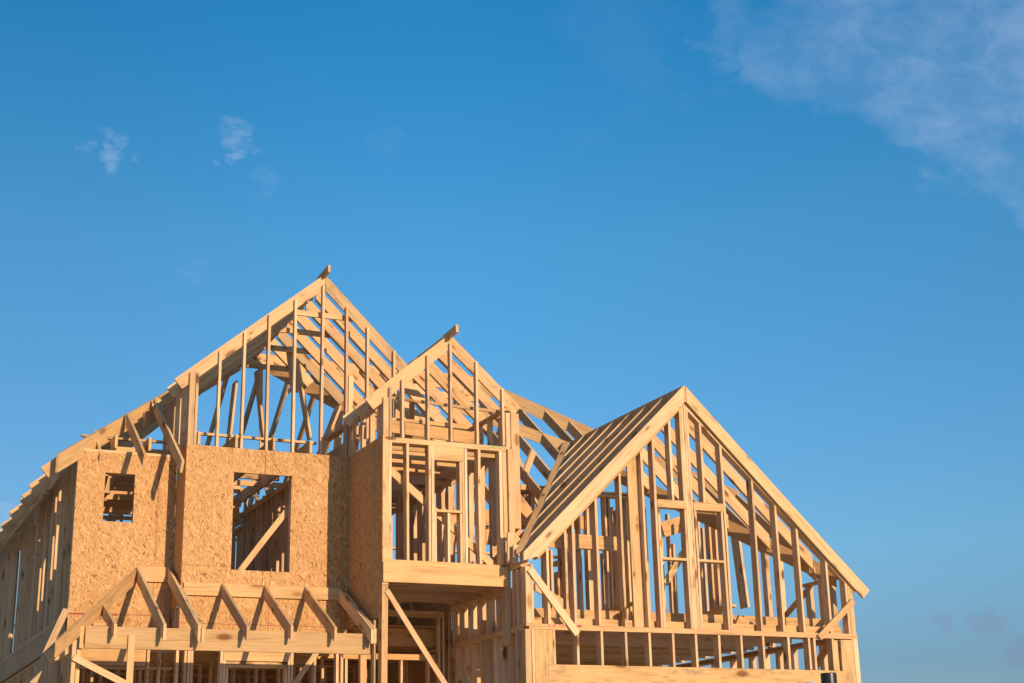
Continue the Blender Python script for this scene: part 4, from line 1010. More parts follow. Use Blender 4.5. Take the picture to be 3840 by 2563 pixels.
('mgw','stud',4.87,21.7,4,4.871,21.7,4.53,2,0.038,0.099,0,0),
('mgw','stud',4.87,21.88,4,4.87,21.879,4.527,2,0.038,0.099,0,0),
('mgw','stud',4.87,22.06,4,4.873,22.061,4.533,2,0.039,0.101,0,0),
('glw',None,9.422,19.62,4.153,9.422,22.3,4.153,0,0.139,0.039,0,0),
('glw',None,9.422,19.62,4.112,9.422,22.3,4.112,0,0.14,0.037,0,0),
('glw','top_plate',9.422,19.62,5.06,9.423,20.055,5.06,0,0.141,0.038,0,0),
('glw','top_plate',9.422,19.62,5.02,9.423,20.049,5.02,0,0.141,0.038,0,0),
('glw','top_plate',9.422,20.09,4.74,9.419,22.302,4.737,0,0.139,0.076,0,0),
('glw','stud',9.354,19.78,4.155,9.356,19.784,4.975,2,0.038,0.14,0,0),
('glw','stud',9.354,19.92,4.155,9.356,19.922,4.976,2,0.039,0.14,0,0),
('glw','stud',9.354,20.16,4.155,9.353,20.157,4.662,2,0.038,0.139,0,0),
('glw','stud',9.354,20.22,4.155,9.353,20.22,4.661,2,0.038,0.139,0,0),
('glw','stud',9.354,20.5,4.155,9.353,20.5,4.661,2,0.037,0.139,0,0),
('glw','stud',9.354,20.86,4.155,9.354,20.858,4.658,2,0.039,0.139,0,0),
('glw','stud',9.354,21.2,4.155,9.352,21.202,4.657,2,0.039,0.141,0,0),
('glw','stud',9.354,21.55,4.155,9.354,21.55,4.659,2,0.037,0.141,0,0),
('glw','stud',9.354,21.9,4.155,9.357,21.902,4.659,2,0.037,0.14,0,0),
('glw','stud',9.354,22.2,4.155,9.358,22.199,4.66,2,0.038,0.141,0,0),
('glw','stud',9.354,19.72,0.3,9.359,19.725,4.072,2,0.038,0.14,0,0),
('glw','stud',9.354,19.84,0.3,9.357,19.839,4.071,2,0.037,0.14,0,0),
('glw','stud',9.354,20.1,0.3,9.352,20.101,4.07,2,0.038,0.139,0,0),
('glw','stud',9.354,20.3,0.3,9.353,20.3,4.071,2,0.038,0.14,0,0),
('glw','stud',9.354,20.6,0.3,9.351,20.603,4.072,2,0.038,0.141,0,0),
('glw','stud',9.354,20.95,0.3,9.351,20.955,4.074,2,0.039,0.14,0,0),
('glw','stud',9.354,21.1,0.3,9.354,21.101,4.072,2,0.038,0.14,0,0),
('glw','stud',9.354,21.45,0.3,9.351,21.45,4.067,2,0.038,0.14,0,0),
('glw','stud',9.354,21.8,0.3,9.354,21.798,4.075,2,0.037,0.139,0,0),
('glw','stud',9.354,22.1,0.3,9.355,22.105,4.067,2,0.038,0.14,0,0),
('rhw',None,9.352,19.559,4.153,15.16,19.559,4.153,0,0.139,0.037,0,0),
('rhw',None,9.4,19.561,4.112,15.165,19.561,4.112,0,0.141,0.039,0,0),
('rhw','stud',9.464,19.491,4.155,9.467,19.488,5,1,0.038,0.141,0,0),
('rhw','corner_post',9.4,19.49,4.155,9.402,19.489,4.97,1,0.081,0.141,0,0),
('rhw','stud',9.727,19.491,4.155,9.724,19.487,5.256,1,0.038,0.141,0,0),
('rhw','stud',10.155,19.491,4.155,10.157,19.491,5.693,1,0.038,0.141,0,0),
('rhw','stud',10.555,19.491,4.155,10.556,19.493,6.089,1,0.039,0.139,0,0),
('rhw','stud',10.985,19.491,4.155,10.986,19.489,6.488,1,0.037,0.139,0,0),
('rhw','stud',10.28,19.989,4.16,10.285,19.992,5.8,1,0.039,0.099,0,0),
('rhw','stud',11.385,19.491,4.155,11.383,19.49,6.843,1,0.037,0.14,0,0),
('rhw','built_up_post',11.28,19.589,4.155,11.276,19.593,6.705,1,0.19,0.038,0,0),
('rhw','stud',11.6,19.491,4.155,11.601,19.492,7.06,1,0.039,0.141,0,0),
('rhw','stud',11.645,19.492,4.155,11.645,19.492,5.969,1,0.039,0.141,0,0),
('rhw','stud',11.912,19.491,6.1,11.913,19.491,7.365,1,0.038,0.139,0,0),
('rhw','stud',12.16,19.491,4.155,12.155,19.492,7.692,1,0.039,0.14,0,0),
('rhw','stud',12.202,19.491,4.155,12.203,19.49,7.692,1,0.039,0.139,0,0),
('rhw','stud',12.246,19.491,4.155,12.244,19.488,7.689,1,0.038,0.139,0,0),
('rhw','stud',12.118,19.492,4.155,12.118,19.495,5.97,1,0.039,0.139,0,0),
('rhw','stud',12.29,19.493,4.155,12.292,19.486,5.965,1,0.038,0.139,0,0),
('rhw','built_up_post',12.12,19.493,6.1,12.12,19.488,7.581,1,0.038,0.14,0,0),
('rhw','stud',12.474,19.491,6.1,12.476,19.494,7.405,1,0.038,0.139,0,0),
('rhw','stud',12.83,19.491,4.155,12.827,19.488,7.083,1,0.038,0.139,0,0),
('rhw','stud',12.785,19.492,4.155,12.78,19.493,5.972,1,0.039,0.141,0,0),
('rhw','stud',13.375,19.491,4.155,13.38,19.493,6.569,1,0.037,0.141,0,0),
('rhw','stud',13.785,19.491,4.155,13.784,19.492,6.18,1,0.039,0.141,0,0),
('rhw','stud',14.165,19.491,4.155,14.164,19.491,5.812,1,0.039,0.14,0,0),
('rhw','stud',14.68,19.491,4.155,14.68,19.489,5.339,1,0.038,0.139,0,0),
('rhw','stud',15.03,19.491,4.155,15.029,19.491,5.062,1,0.038,0.14,0,0),
('rhw','corner_post',15.105,19.493,4.155,15.101,19.494,5.044,1,0.09,0.139,0,0),
('rhw','header',11.625,19.559,6.098,12.141,19.56,6.099,0,0.141,0.121,0,0),
('rhw','header',12.268,19.559,6.098,12.808,19.554,6.097,0,0.141,0.126,0,0),
('rhw','sill',11.665,19.559,5.212,12.097,19.564,5.213,0,0.14,0.036,0,0),
('rhw','sill',12.31,19.559,5.212,12.768,19.556,5.21,0,0.139,0.036,0,0),
('rhw','raking_plate',12.27,19.559,7.595,14.95,19.556,5.101,0,0.14,0.038,0,0),
('rhw','raking_plate',9.55,19.559,5.115,12.101,19.557,7.59,0,0.14,0.038,0,0),
('rhw','brace',9.42,19.449,4.93,10.157,19.45,4.02,1,0.101,0.036,0,0),
('rhw','brace',15.13,19.449,4.67,14.406,19.444,4.075,1,0.1,0.035,0,0),
('rhw','corner_post',9.375,19.492,0.3,9.382,19.491,4.074,1,0.091,0.139,0,0),
('rhw','stud',9.455,19.492,0.3,9.456,19.492,4.077,1,0.04,0.139,0,0),
('rhw','pier_board',9.63,19.499,0.3,9.626,19.498,4.073,1,0.291,0.039,0,0),
('rhw','stud',9.795,19.492,3.585,9.794,19.496,4.071,1,0.039,0.141,0,0),
('rhw','stud',10.175,19.492,3.585,10.176,19.489,4.074,1,0.037,0.14,0,0),
('rhw','stud',10.57,19.492,3.585,10.573,19.494,4.075,1,0.038,0.139,0,0),
('rhw','stud',10.975,19.492,3.585,10.973,19.491,4.07,1,0.038,0.141,0,0),
('rhw','stud',11.375,19.492,3.585,11.376,19.497,4.074,1,0.038,0.14,0,0),
('rhw','stud',11.775,19.492,3.585,11.778,19.491,4.072,1,0.038,0.14,0,0),
('rhw','stud',12.175,19.492,3.585,12.175,19.492,4.069,1,0.038,0.141,0,0),
('rhw','stud',12.58,19.492,3.585,12.582,19.488,4.071,1,0.038,0.14,0,0),
('rhw','stud',12.98,19.492,3.585,12.98,19.49,4.072,1,0.038,0.139,0,0),
('rhw','stud',13.38,19.492,3.585,13.382,19.495,4.075,1,0.038,0.139,0,0),
('rhw','stud',13.84,19.492,3.585,13.844,19.488,4.074,1,0.039,0.141,0,0),
('rhw','stud',14.23,19.492,3.585,14.232,19.494,4.073,1,0.038,0.139,0,0),
('rhw','stud',14.33,19.492,3.585,14.332,19.491,4.071,1,0.038,0.141,0,0),
('rhw','stud',14.68,19.492,3.585,14.682,19.493,4.069,1,0.037,0.141,0,0),
('rhw','header',9.69,19.519,3.584,14.855,19.522,3.577,0,0.06,0.301,0,0),
('rhw','header',9.69,19.521,3.28,14.853,19.521,3.269,0,0.059,0.3,0,0),
('rhw','pier_board',14.945,19.499,2.6,14.947,19.499,4.057,1,0.22,0.039,0,0),
('rhw','pier_board',14.85,19.559,2.6,14.853,19.563,4.062,1,0.199,0.039,0,0),
('rhw','corner_post',15.12,19.492,0.3,15.12,19.493,4.073,1,0.086,0.14,0,0),
('rhw','stud',15.065,19.499,0.3,15.064,19.5,4.071,1,0.031,0.099,0,0),
('rhw','ledger',9.52,19.659,4.265,14.989,19.659,4.269,0,0.04,0.111,0,0),
('rrw',None,15.09,19.64,4.153,15.09,27.5,4.153,0,0.14,0.038,0,0),
('rrw',None,15.09,19.64,4.112,15.09,27.5,4.112,0,0.14,0.037,0,0),
('rrw','top_plate',15.09,19.5,5.1,15.089,20.748,5.099,0,0.139,0.037,0,0),
('rrw','stud',15.022,19.95,4.155,15.024,19.954,5.062,2,0.037,0.14,0,0),
('rrw','stud',15.022,20.55,4.155,15.02,20.554,5.06,2,0.037,0.141,0,0),
('rrw','stud',15.022,20.15,4.155,15.02,20.156,5.299,2,0.12,0.14,0,0),
('rrw','stud',15.022,21.35,4.155,15.023,21.349,6.073,2,0.037,0.139,0,0),
('rrw','stud',15.022,21.75,4.155,15.02,21.755,6.379,2,0.038,0.139,0,0),
('rrw','stud',15.022,19.9,0.3,15.019,19.897,4.072,2,0.039,0.139,0,0),
('rrw','stud',15.022,20.31,0.3,15.022,20.306,4.07,2,0.039,0.141,0,0),
('rrw','stud',15.022,20.72,0.3,15.025,20.725,4.07,2,0.038,0.139,0,0),
('rrw','stud',15.022,21.13,0.3,15.022,21.133,4.072,2,0.037,0.14,0,0),
('rrw','stud',15.022,21.54,0.3,15.02,21.54,4.07,2,0.039,0.139,0,0),
('rrw','stud',15.022,21.95,0.3,15.024,21.953,4.072,2,0.037,0.141,0,0),
('rrw','stud',15.022,22.36,0.3,15.02,22.358,4.071,2,0.039,0.14,0,0),
('rrw','stud',15.022,22.96,0.3,15.027,22.963,4.072,2,0.037,0.14,0,0),
('rrw','stud',15.022,23.56,0.3,15.02,23.564,4.07,2,0.037,0.141,0,0),
('rrw','stud',15.022,24.16,0.3,15.023,24.159,4.071,2,0.038,0.139,0,0),
('rrw','stud',15.022,24.76,0.3,15.023,24.762,4.071,2,0.038,0.14,0,0),
('rrw','stud',15.022,25.36,0.3,15.022,25.354,4.069,2,0.039,0.141,0,0),
('rrw','stud',15.022,25.96,0.3,15.026,25.963,4.077,2,0.038,0.139,0,0),
('rrw','stud',15.022,26.56,0.3,15.022,26.562,4.076,2,0.037,0.14,0,0),
('rrw','stud',15.022,27.16,0.3,15.022,27.162,4.075,2,0.038,0.141,0,0),
('rrw','brace',14.97,20.5,4.95,14.969,22.003,4.22,2,0.09,0.036,0,0),
('rrw','brace',14.97,20.05,4.02,14.967,21.402,2.902,2,0.12,0.036,0,0),
('rhr',None,12.19,19.44,7.935,12.19,23.45,7.915,0,0.045,0.26,0,0),
('rhr','rafter',9.31,19.445,5.161,12.164,19.439,7.925,0,0.038,0.194,2,1),
('rhr','rafter',12.215,19.445,7.925,15.441,19.448,4.849,0,0.039,0.183,1,0),
('rhr','rafter',9.691,20,5.531,12.165,20,7.924,0,0.037,0.183,1,1),
('rhr','rafter',12.215,20,7.925,14.785,19.998,5.47,0,0.037,0.184,1,1),
('rhr','rafter',10.099,20.55,5.925,12.167,20.551,7.925,0,0.037,0.183,1,1),
('rhr','rafter',12.215,20.55,7.925,14.36,20.552,5.878,0,0.037,0.183,1,1),
('rhr','rafter',10.506,21.1,6.319,12.163,21.103,7.926,0,0.038,0.184,1,1),
('rhr','rafter',12.215,21.1,7.925,13.939,21.1,6.278,0,0.038,0.184,1,1),
('rhr','rafter',10.921,21.66,6.721,12.165,21.659,7.927,0,0.038,0.183,1,1),
('rhr','rafter',12.215,21.66,7.925,13.504,21.659,6.69,0,0.037,0.183,1,1),
('rhr','rafter',11.329,22.21,7.115,12.165,22.211,7.927,0,0.038,0.184,1,1),
('rhr','rafter',12.215,22.21,7.925,13.086,22.212,7.098,0,0.039,0.183,1,1),
('rhr','rafter',11.736,22.76,7.51,12.159,22.758,7.926,0,0.037,0.184,1,1),
('rhr','rafter',12.215,22.76,7.925,12.665,22.764,7.496,0,0.038,0.185,1,1),
('rhr','rafter',12.215,19.509,7.895,15.304,19.509,4.935,0,0.038,0.183,1,0),
('rhr','valley_board',9.4,19.63,5.248,12.163,23.375,7.927,0,0.2,0.061,1,1),
('rhr','valley_rafter',9.4,19.7,5.188,12.162,23.432,7.873,0,0.039,0.24,1,1),
('rhr','valley_rafter',15.05,19.76,5.2,12.224,23.419,7.876,0,0.041,0.241,1,1),
('gcj',None,9.55,19.93,4.435,15,19.93,4.435,0,0.038,0.271,0,0),
('gcj','joist',9.45,20.49,4.43,15,20.489,4.43,0,0.039,0.259,0,0),
('gcj','joist',9.45,21.05,4.43,15.002,21.05,4.428,0,0.039,0.262,0,0),
('gcj','joist',9.45,21.61,4.43,15.002,21.608,4.427,0,0.037,0.26,0,0),
('gcj','joist',9.45,22.17,4.43,14.999,22.172,4.432,0,0.038,0.259,0,0),
('gcj','block',11.176,19.75,4.464,11.306,19.753,4.215,(0.8, -0.2, 0.2),0.1,0.159,0,0),
('gcj','block',13.138,19.75,4.421,13.479,19.75,4.259,(0.6, -0.2, 0.6),0.06,0.14,0,0),
('gcj','loose_board',10.9,20.9,4.46,11.347,19.854,4.57,0,0.139,0.037,0,0),
('gcj','loose_board',13,21.2,4.46,13.146,19.952,4.617,0,0.19,0.04,0,0),
('gcj','joist',9.45,22.4,4.425,14.998,22.396,4.426,0,0.038,0.261,0,0),
('gcj','joist',9.45,22.81,4.43,14.999,22.81,4.432,0,0.039,0.26,0,0),
('gcj','joist',9.45,23.22,4.425,15,23.221,4.425,0,0.038,0.26,0,0),
('gcj','joist',9.45,23.63,4.43,15,23.628,4.428,0,0.038,0.259,0,0),
('gcj','joist',9.45,24.04,4.425,14.997,24.04,4.426,0,0.037,0.259,0,0),
('gcj','joist',9.45,24.45,4.43,14.996,24.456,4.428,0,0.037,0.259,0,0),
('gcj','joist',9.45,24.86,4.425,14.999,24.861,4.425,0,0.037,0.259,0,0),
('gcj','joist',9.45,25.27,4.43,15.001,25.266,4.429,0,0.039,0.261,0,0),
('gcj','joist',9.45,25.68,4.425,14.998,25.678,4.429,0,0.039,0.26,0,0),
('gcj','joist',9.45,26.09,4.43,14.998,26.088,4.431,0,0.038,0.26,0,0),
('gcj','joist',9.45,26.5,4.425,15.003,26.5,4.427,0,0.038,0.26,0,0),
('gcj','joist',9.45,26.91,4.43,14.996,26.909,4.431,0,0.037,0.259,0,0),
('gcj','joist',9.45,27.32,4.425,14.999,27.322,4.429,0,0.038,0.259,0,0),
('gcj','joist',9.45,27.73,4.43,15.002,27.732,4.434,0,0.038,0.26,0,0),
('gbw','plate',3.6,23.445,4.12,9.304,23.448,4.121,0,0.09,0.039,0,0),
('gbw','plate',3.6,23.445,4.08,9.299,23.445,4.083,0,0.089,0.038,0,0),
('gbw','plate',3.6,23.445,0.338,9.3,23.447,0.336,0,0.088,0.038,0,0),
('gbw','stud',3.65,23.402,0.34,3.648,23.4,4.043,1,0.038,0.089,0,0),
('gbw','stud',4.01,23.402,0.34,4.009,23.398,4.036,1,0.039,0.088,0,0),
('gbw','stud',4.37,23.402,0.34,4.374,23.4,4.043,1,0.038,0.09,0,0),
('gbw','stud',4.73,23.402,0.34,4.728,23.404,4.042,1,0.037,0.09,0,0),
('gbw','stud',5.09,23.402,0.34,5.09,23.404,4.041,1,0.038,0.088,0,0),
('gbw','stud',5.45,23.402,0.34,5.45,23.408,4.039,1,0.039,0.09,0,0),
('gbw','stud',5.81,23.402,0.34,5.812,23.402,4.042,1,0.038,0.089,0,0),
('gbw','stud',6.17,23.402,0.34,6.166,23.402,4.039,1,0.038,0.088,0,0),
('gbw','stud',6.53,23.402,0.34,6.532,23.399,4.04,1,0.038,0.09,0,0),
('gbw','stud',6.89,23.402,0.34,6.889,23.401,4.04,1,0.038,0.089,0,0),
('gbw','stud',7.25,23.402,0.34,7.246,23.401,4.039,1,0.038,0.088,0,0),
('gbw','stud',7.61,23.402,0.34,7.606,23.404,4.043,1,0.038,0.089,0,0),
('gbw','stud',7.97,23.402,0.34,7.973,23.406,4.04,1,0.037,0.088,0,0),
('gbw','stud',8.33,23.402,0.34,8.332,23.398,4.043,1,0.037,0.087,0,0),
('gbw','stud',8.69,23.402,0.34,8.69,23.398,4.038,1,0.038,0.089,0,0),
('gbw','stud',9.05,23.402,0.34,9.046,23.402,4.045,1,0.038,0.089,0,0),
('gbw','plate',3.6,25.244,4.12,9.298,25.251,4.119,0,0.09,0.037,0,0),
('gbw','plate',3.6,25.244,4.08,9.303,25.242,4.078,0,0.089,0.039,0,0),
('gbw','plate',3.6,25.244,0.338,9.299,25.243,0.341,0,0.09,0.039,0,0),
('gbw','stud',3.65,25.202,0.34,3.651,25.203,4.038,1,0.039,0.088,0,0),
('gbw','stud',3.92,25.202,0.34,3.918,25.2,4.041,1,0.038,0.089,0,0),
('gbw','stud',4.19,25.202,0.34,4.187,25.206,4.039,1,0.038,0.088,0,0),
('gbw','stud',4.46,25.202,0.34,4.457,25.201,4.037,1,0.038,0.088,0,0),
('gbw','stud',4.73,25.202,0.34,4.731,25.205,4.037,1,0.039,0.088,0,0),
('gbw','stud',5,25.202,0.34,5,25.208,4.034,1,0.039,0.087,0,0),
('gbw','stud',5.27,25.202,0.34,5.275,25.201,4.042,1,0.039,0.089,0,0),
('gbw','stud',5.54,25.202,0.34,5.539,25.199,4.038,1,0.038,0.089,0,0),
('gbw','stud',5.81,25.202,0.34,5.807,25.2,4.042,1,0.038,0.088,0,0),
('gbw','stud',6.08,25.202,0.34,6.077,25.201,4.04,1,0.038,0.088,0,0),
('gbw','stud',6.35,25.202,0.34,6.353,25.203,4.043,1,0.038,0.088,0,0),
('gbw','stud',6.62,25.202,0.34,6.624,25.201,4.039,1,0.039,0.09,0,0),
('gbw','stud',6.89,25.202,0.34,6.892,25.196,4.039,1,0.037,0.088,0,0),
('gbw','stud',7.16,25.202,0.34,7.161,25.207,4.035,1,0.038,0.089,0,0),
('gbw','stud',7.43,25.202,0.34,7.43,25.205,4.04,1,0.038,0.089,0,0),
('gbw','stud',7.7,25.202,0.34,7.699,25.203,4.036,1,0.038,0.089,0,0),
('gbw','stud',7.97,25.202,0.34,7.966,25.202,4.04,1,0.037,0.088,0,0),
('gbw','stud',8.24,25.202,0.34,8.239,25.201,4.045,1,0.037,0.09,0,0),
('gbw','stud',8.51,25.202,0.34,8.512,25.203,4.037,1,0.039,0.088,0,0),
('gbw','stud',8.78,25.202,0.34,8.787,25.201,4.043,1,0.037,0.09,0,0),
('gbw','stud',9.05,25.202,0.34,9.049,25.203,4.036,1,0.037,0.089,0,0),
('gbw',None,3.6,27.27,4.1,15,27.27,4.1,0,0.14,0.037,0,0),
('gbw','stud',3.7,27.202,0.3,3.7,27.202,4.063,1,0.038,0.091,0,0),
('gbw','stud',4.15,27.202,0.3,4.149,27.2,4.062,1,0.038,0.089,0,0),
('gbw','stud',4.6,27.202,0.3,4.605,27.204,4.059,1,0.038,0.091,0,0),
('gbw','stud',5.05,27.202,0.3,5.049,27.203,4.062,1,0.039,0.09,0,0),
('gbw','stud',5.5,27.202,0.3,5.501,27.205,4.058,1,0.039,0.089,0,0),
('gbw','stud',5.95,27.202,0.3,5.946,27.198,4.061,1,0.039,0.091,0,0),
('gbw','stud',6.4,27.202,0.3,6.401,27.201,4.067,1,0.037,0.088,0,0),
('gbw','stud',6.85,27.202,0.3,6.846,27.206,4.063,1,0.039,0.089,0,0),
('gbw','stud',7.3,27.202,0.3,7.298,27.203,4.054,1,0.037,0.09,0,0),
('gbw','stud',7.75,27.202,0.3,7.749,27.202,4.058,1,0.039,0.09,0,0),
('gbw','stud',8.2,27.202,0.3,8.197,27.198,4.06,1,0.037,0.091,0,0),
('gbw','stud',8.65,27.202,0.3,8.654,27.206,4.061,1,0.038,0.089,0,0),
('gbw','stud',9.1,27.202,0.3,9.1,27.206,4.058,1,0.038,0.09,0,0),
('gbw','stud',9.55,27.202,0.3,9.55,27.204,4.059,1,0.037,0.089,0,0),
('gbw','stud',10,27.202,0.3,10.002,27.203,4.057,1,0.037,0.089,0,0),
('gbw','stud',10.45,27.202,0.3,10.445,27.204,4.057,1,0.037,0.09,0,0),
('gbw','stud',10.9,27.202,0.3,10.902,27.207,4.058,1,0.037,0.089,0,0),
('gbw','stud',11.35,27.202,0.3,11.351,27.201,4.059,1,0.039,0.089,0,0),
('gbw','stud',11.8,27.202,0.3,11.802,27.204,4.057,1,0.038,0.089,0,0),
('gbw','stud',12.25,27.202,0.3,12.247,27.198,4.061,1,0.037,0.089,0,0),
('gbw','stud',12.7,27.202,0.3,12.702,27.205,4.06,1,0.038,0.091,0,0),
('gbw','stud',13.15,27.202,0.3,13.155,27.202,4.06,1,0.037,0.089,0,0),
('gbw','stud',13.6,27.202,0.3,13.599,27.204,4.063,1,0.039,0.091,0,0),
('gbw','stud',14.05,27.202,0.3,14.046,27.2,4.06,1,0.037,0.09,0,0),
('gbw','stud',14.5,27.202,0.3,14.495,27.201,4.06,1,0.037,0.09,0,0),
('pfw',None,3.45,21.647,3.65,4.8,21.647,3.65,0,0.1,0.037,0,0),
('pfw','header',3.45,21.627,3.96,4.418,21.625,3.957,0,0.099,0.301,0,0),
('pfw','header',5.53,21.627,3.96,6.486,21.63,3.959,0,0.1,0.204,0,0),
('pfw','header',5.55,21.637,3.745,6.471,21.635,3.744,0,0.1,0.041,0,0),
('pfw','header',5.55,21.637,3.7,6.471,21.639,3.701,0,0.119,0.039,0,0),
('pfw','top_plate',3.45,21.647,4.04,7.345,21.651,4.04,0,0.099,0.077,0,0),
('pfw','stud',3.45,21.581,0.3,3.449,21.58,3.961,1,0.038,0.121,0,0),
('pfw','stud',4.46,21.581,0.3,4.455,21.584,3.957,1,0.038,0.119,0,0),
('pfw','stud',4.62,21.581,0.3,4.615,21.579,3.962,1,0.038,0.121,0,0),
('pfw','stud',4.86,21.581,0.3,4.864,21.583,3.953,1,0.039,0.119,0,0),
('pfw','stud',4.98,21.581,0.3,4.982,21.583,3.958,1,0.037,0.12,0,0),
('pfw','stud',5.03,21.581,0.3,5.03,21.579,3.959,1,0.037,0.121,0,0),
('pfw','stud',5.07,21.581,0.3,5.071,21.582,3.954,1,0.038,0.121,0,0),
('pfw','stud',5.5,21.581,0.3,5.5,21.58,3.96,1,0.037,0.121,0,0),
('pfw','stud',5.545,21.581,0.3,5.542,21.585,3.963,1,0.037,0.12,0,0),
('pfw','stud',6.5,21.581,0.3,6.502,21.58,3.96,1,0.038,0.12,0,0),
('pfw','stud',6.545,21.581,0.3,6.548,21.582,3.963,1,0.037,0.12,0,0),
('pfw','stud',6.9,21.581,0.3,6.896,21.584,3.962,1,0.037,0.12,0,0),
('pfw','stud',7.24,21.581,0.3,7.239,21.583,3.959,1,0.038,0.12,0,0),
('pfw','stud',7.31,21.581,0.3,7.311,21.581,3.958,1,0.039,0.121,0,0),
('pfw','stud',5.585,21.585,0.3,5.585,21.587,3.661,1,0.038,0.109,0,0),
('pfw','stud',6.455,21.585,0.3,6.454,21.583,3.659,1,0.037,0.111,0,0),
('pfw','brace',6.5,21.557,3.32,6.953,21.561,3.953,1,0.074,0.036,0,0),
('pfw','stud',4.27,21.777,0.3,4.27,21.778,3.963,1,0.038,0.101,0,0),
('por',None,3.36,20.33,4.037,7.3,20.33,4.037,0,0.06,0.284,0,0),
('por','ledger',4.9,21.552,4.845,7.363,21.55,4.849,0,0.04,0.179,0,0),
('por','ledger',4.335,22.125,5.135,4.841,22.127,5.141,0,0.041,0.22,0,0),
('por','ledger',3.45,20.36,4.08,3.617,20.361,4.084,0,0.12,0.041,0,0),
('por','rafter',5.462,21.53,4.845,5.457,20.048,4.061,0,0.037,0.172,1,1),
('por','rafter',6.098,21.53,4.847,6.094,20.122,4.098,0,0.038,0.174,1,1),
('por','rafter',6.713,21.53,4.849,6.715,20.103,4.088,0,0.038,0.174,1,1),
('por','rafter',7.24,21.53,4.85,7.242,20.071,4.076,0,0.037,0.174,1,1),
('por','rafter',7.285,21.53,4.85,7.291,20.093,4.087,0,0.039,0.174,1,1),
('por','rafter',4.85,21.53,4.8,4.848,20.058,4.018,0,0.038,0.174,1,1),
('por','rafter',4.8,22.09,5.13,4.799,20.067,4.058,0,0.038,0.184,1,1),
('por','rafter',4.34,22.09,5.13,4.34,20.068,4.059,0,0.039,0.184,1,1),
('por','hip_rafter',4.33,22.09,5.105,2.924,19.768,3.78,0,0.039,0.185,1,1),
('por','rafter',3.7,21.182,4.49,3.701,20.091,4.047,0,0.038,0.163,1,1),
('por','beam',3.325,20.36,4.037,3.325,22.1,4.038,0,0.049,0.284,0,0),
('por','rafter',2.98,20.75,3.76,3.448,20.747,4.061,0,0.039,0.164,0,1),
('por','rafter',2.98,21.25,3.76,3.447,21.254,4.057,0,0.037,0.164,0,1),
('por','jack_stud',3.95,20.26,0.3,3.952,20.263,3.931,1,0.086,0.037,0,0),
('por','post',3.23,20.3,0.3,3.228,20.298,3.851,1,0.051,0.09,0,0),
('por','post',3.3,20.4,0.3,3.305,20.406,3.742,1,0.05,0.089,0,0),
('por','brace',3.22,20.255,3.63,4.146,20.259,3.182,1,0.084,0.036,0,0),
('por','post',7.2,20.32,0.3,7.201,20.323,3.75,1,0.091,0.091,0,0),
('por','ceiling_joist',4.5,22.077,4.1,7.293,22.077,4.099,0,0.037,0.2,0,0),
('por','ceiling_joist',4.5,22.477,4.1,7.297,22.478,4.098,0,0.037,0.2,0,0),
('por','ceiling_joist',4.5,22.877,4.1,7.303,22.875,4.099,0,0.039,0.201,0,0),
('por','ceiling_joist',4.5,23.277,4.1,7.299,23.28,4.101,0,0.039,0.2,0,0),
('por','ceiling_joist',4.5,23.677,4.1,7.298,23.679,4.101,0,0.039,0.2,0,0),
]

TINT = {'stud': (1.10, 1.18, 1.42, 1), 'corner_post': (1.06, 1.10, 1.22, 1), 'built_up_post': (1.05, 1.08, 1.15, 1), 'rafter': (1.05, 1.08, 1.16, 1), 'raking_plate': (1.0, 1.02, 1.05, 1), 'brace': (1.04, 1.08, 1.18, 1), 'header': (1.0, 0.97, 0.93, 1)}
WIDE = {'header', 'beam', 'ledger', 'pier_board', 'hip_rafter', 'jack_rafter', 'block'}
parts = {}
names = {k: (n, l) for k, n, l in PARTS}
def attach(o, parent):
    m = o.matrix_world.copy()
    bpy.context.view_layer.update()
    o.parent = parent
    o.matrix_parent_inverse = parent.matrix_world.inverted()
    o.matrix_world = m
own = {}
for r in BOARDS:
    if r[1] is None: own.setdefault(r[0], []).append(r)
for r in BOARDS:
    if r[1] == 'box': own.setdefault(r[0], []).append(r)
def merged(key, rows):
    """the plates (or the ridge board) that give a frame its body, as one mesh"""
    first = rows[0]; bm = bmesh.new()
    if first[1] == 'box':
        for r in rows: box(bm, r[2:5], r[5:8])
        return bm, Matrix.Identity(4), OSB
    M0 = None
    for r in rows:
        w = WDIR[r[8]] if isinstance(r[8], int) else Vector(r[8])
        b2, M = board_geometry(r[2:5], r[5:8], w, r[9], r[10], r[11], r[12])
        if M0 is None: M0 = M
        b2.transform(M0.inverted() @ M)
        me = bpy.data.meshes.new('tmp'); b2.to_mesh(me); b2.free(); bm.from_mesh(me); bpy.data.meshes.remove(me)
    return bm, M0, (BEAM if key == 'por' else WOOD)
for key, (name, label) in names.items():
    bm, M, mat = merged(key, own[key])
    o = mesh_object(name, bm, mat, None, M)
    if label: o['label'] = label
    parts[key] = o
bpy.context.view_layer.update()
for o in parts.values():
    m = o.matrix_world.copy(); o.parent = house; o.matrix_parent_inverse = house.matrix_world.inverted(); o.matrix_world = m
bpy.context.view_layer.update()
for r in BOARDS:
    if r[1] in (None, 'box'): continue
    w = WDIR[r[8]] if isinstance(r[8], int) else Vector(r[8])
    bm, M = board_geometry(r[2:5], r[5:8], w, r[9], r[10], r[11], r[12])
    o = mesh_object(r[1], bm, BEAM if r[1] in WIDE else WOOD, None, M)
    o.color = TINT.get(r[1], (1, 1, 1, 1))
    p = parts[r[0]]
    o.parent = p; o.matrix_parent_inverse = p.matrix_world.inverted()

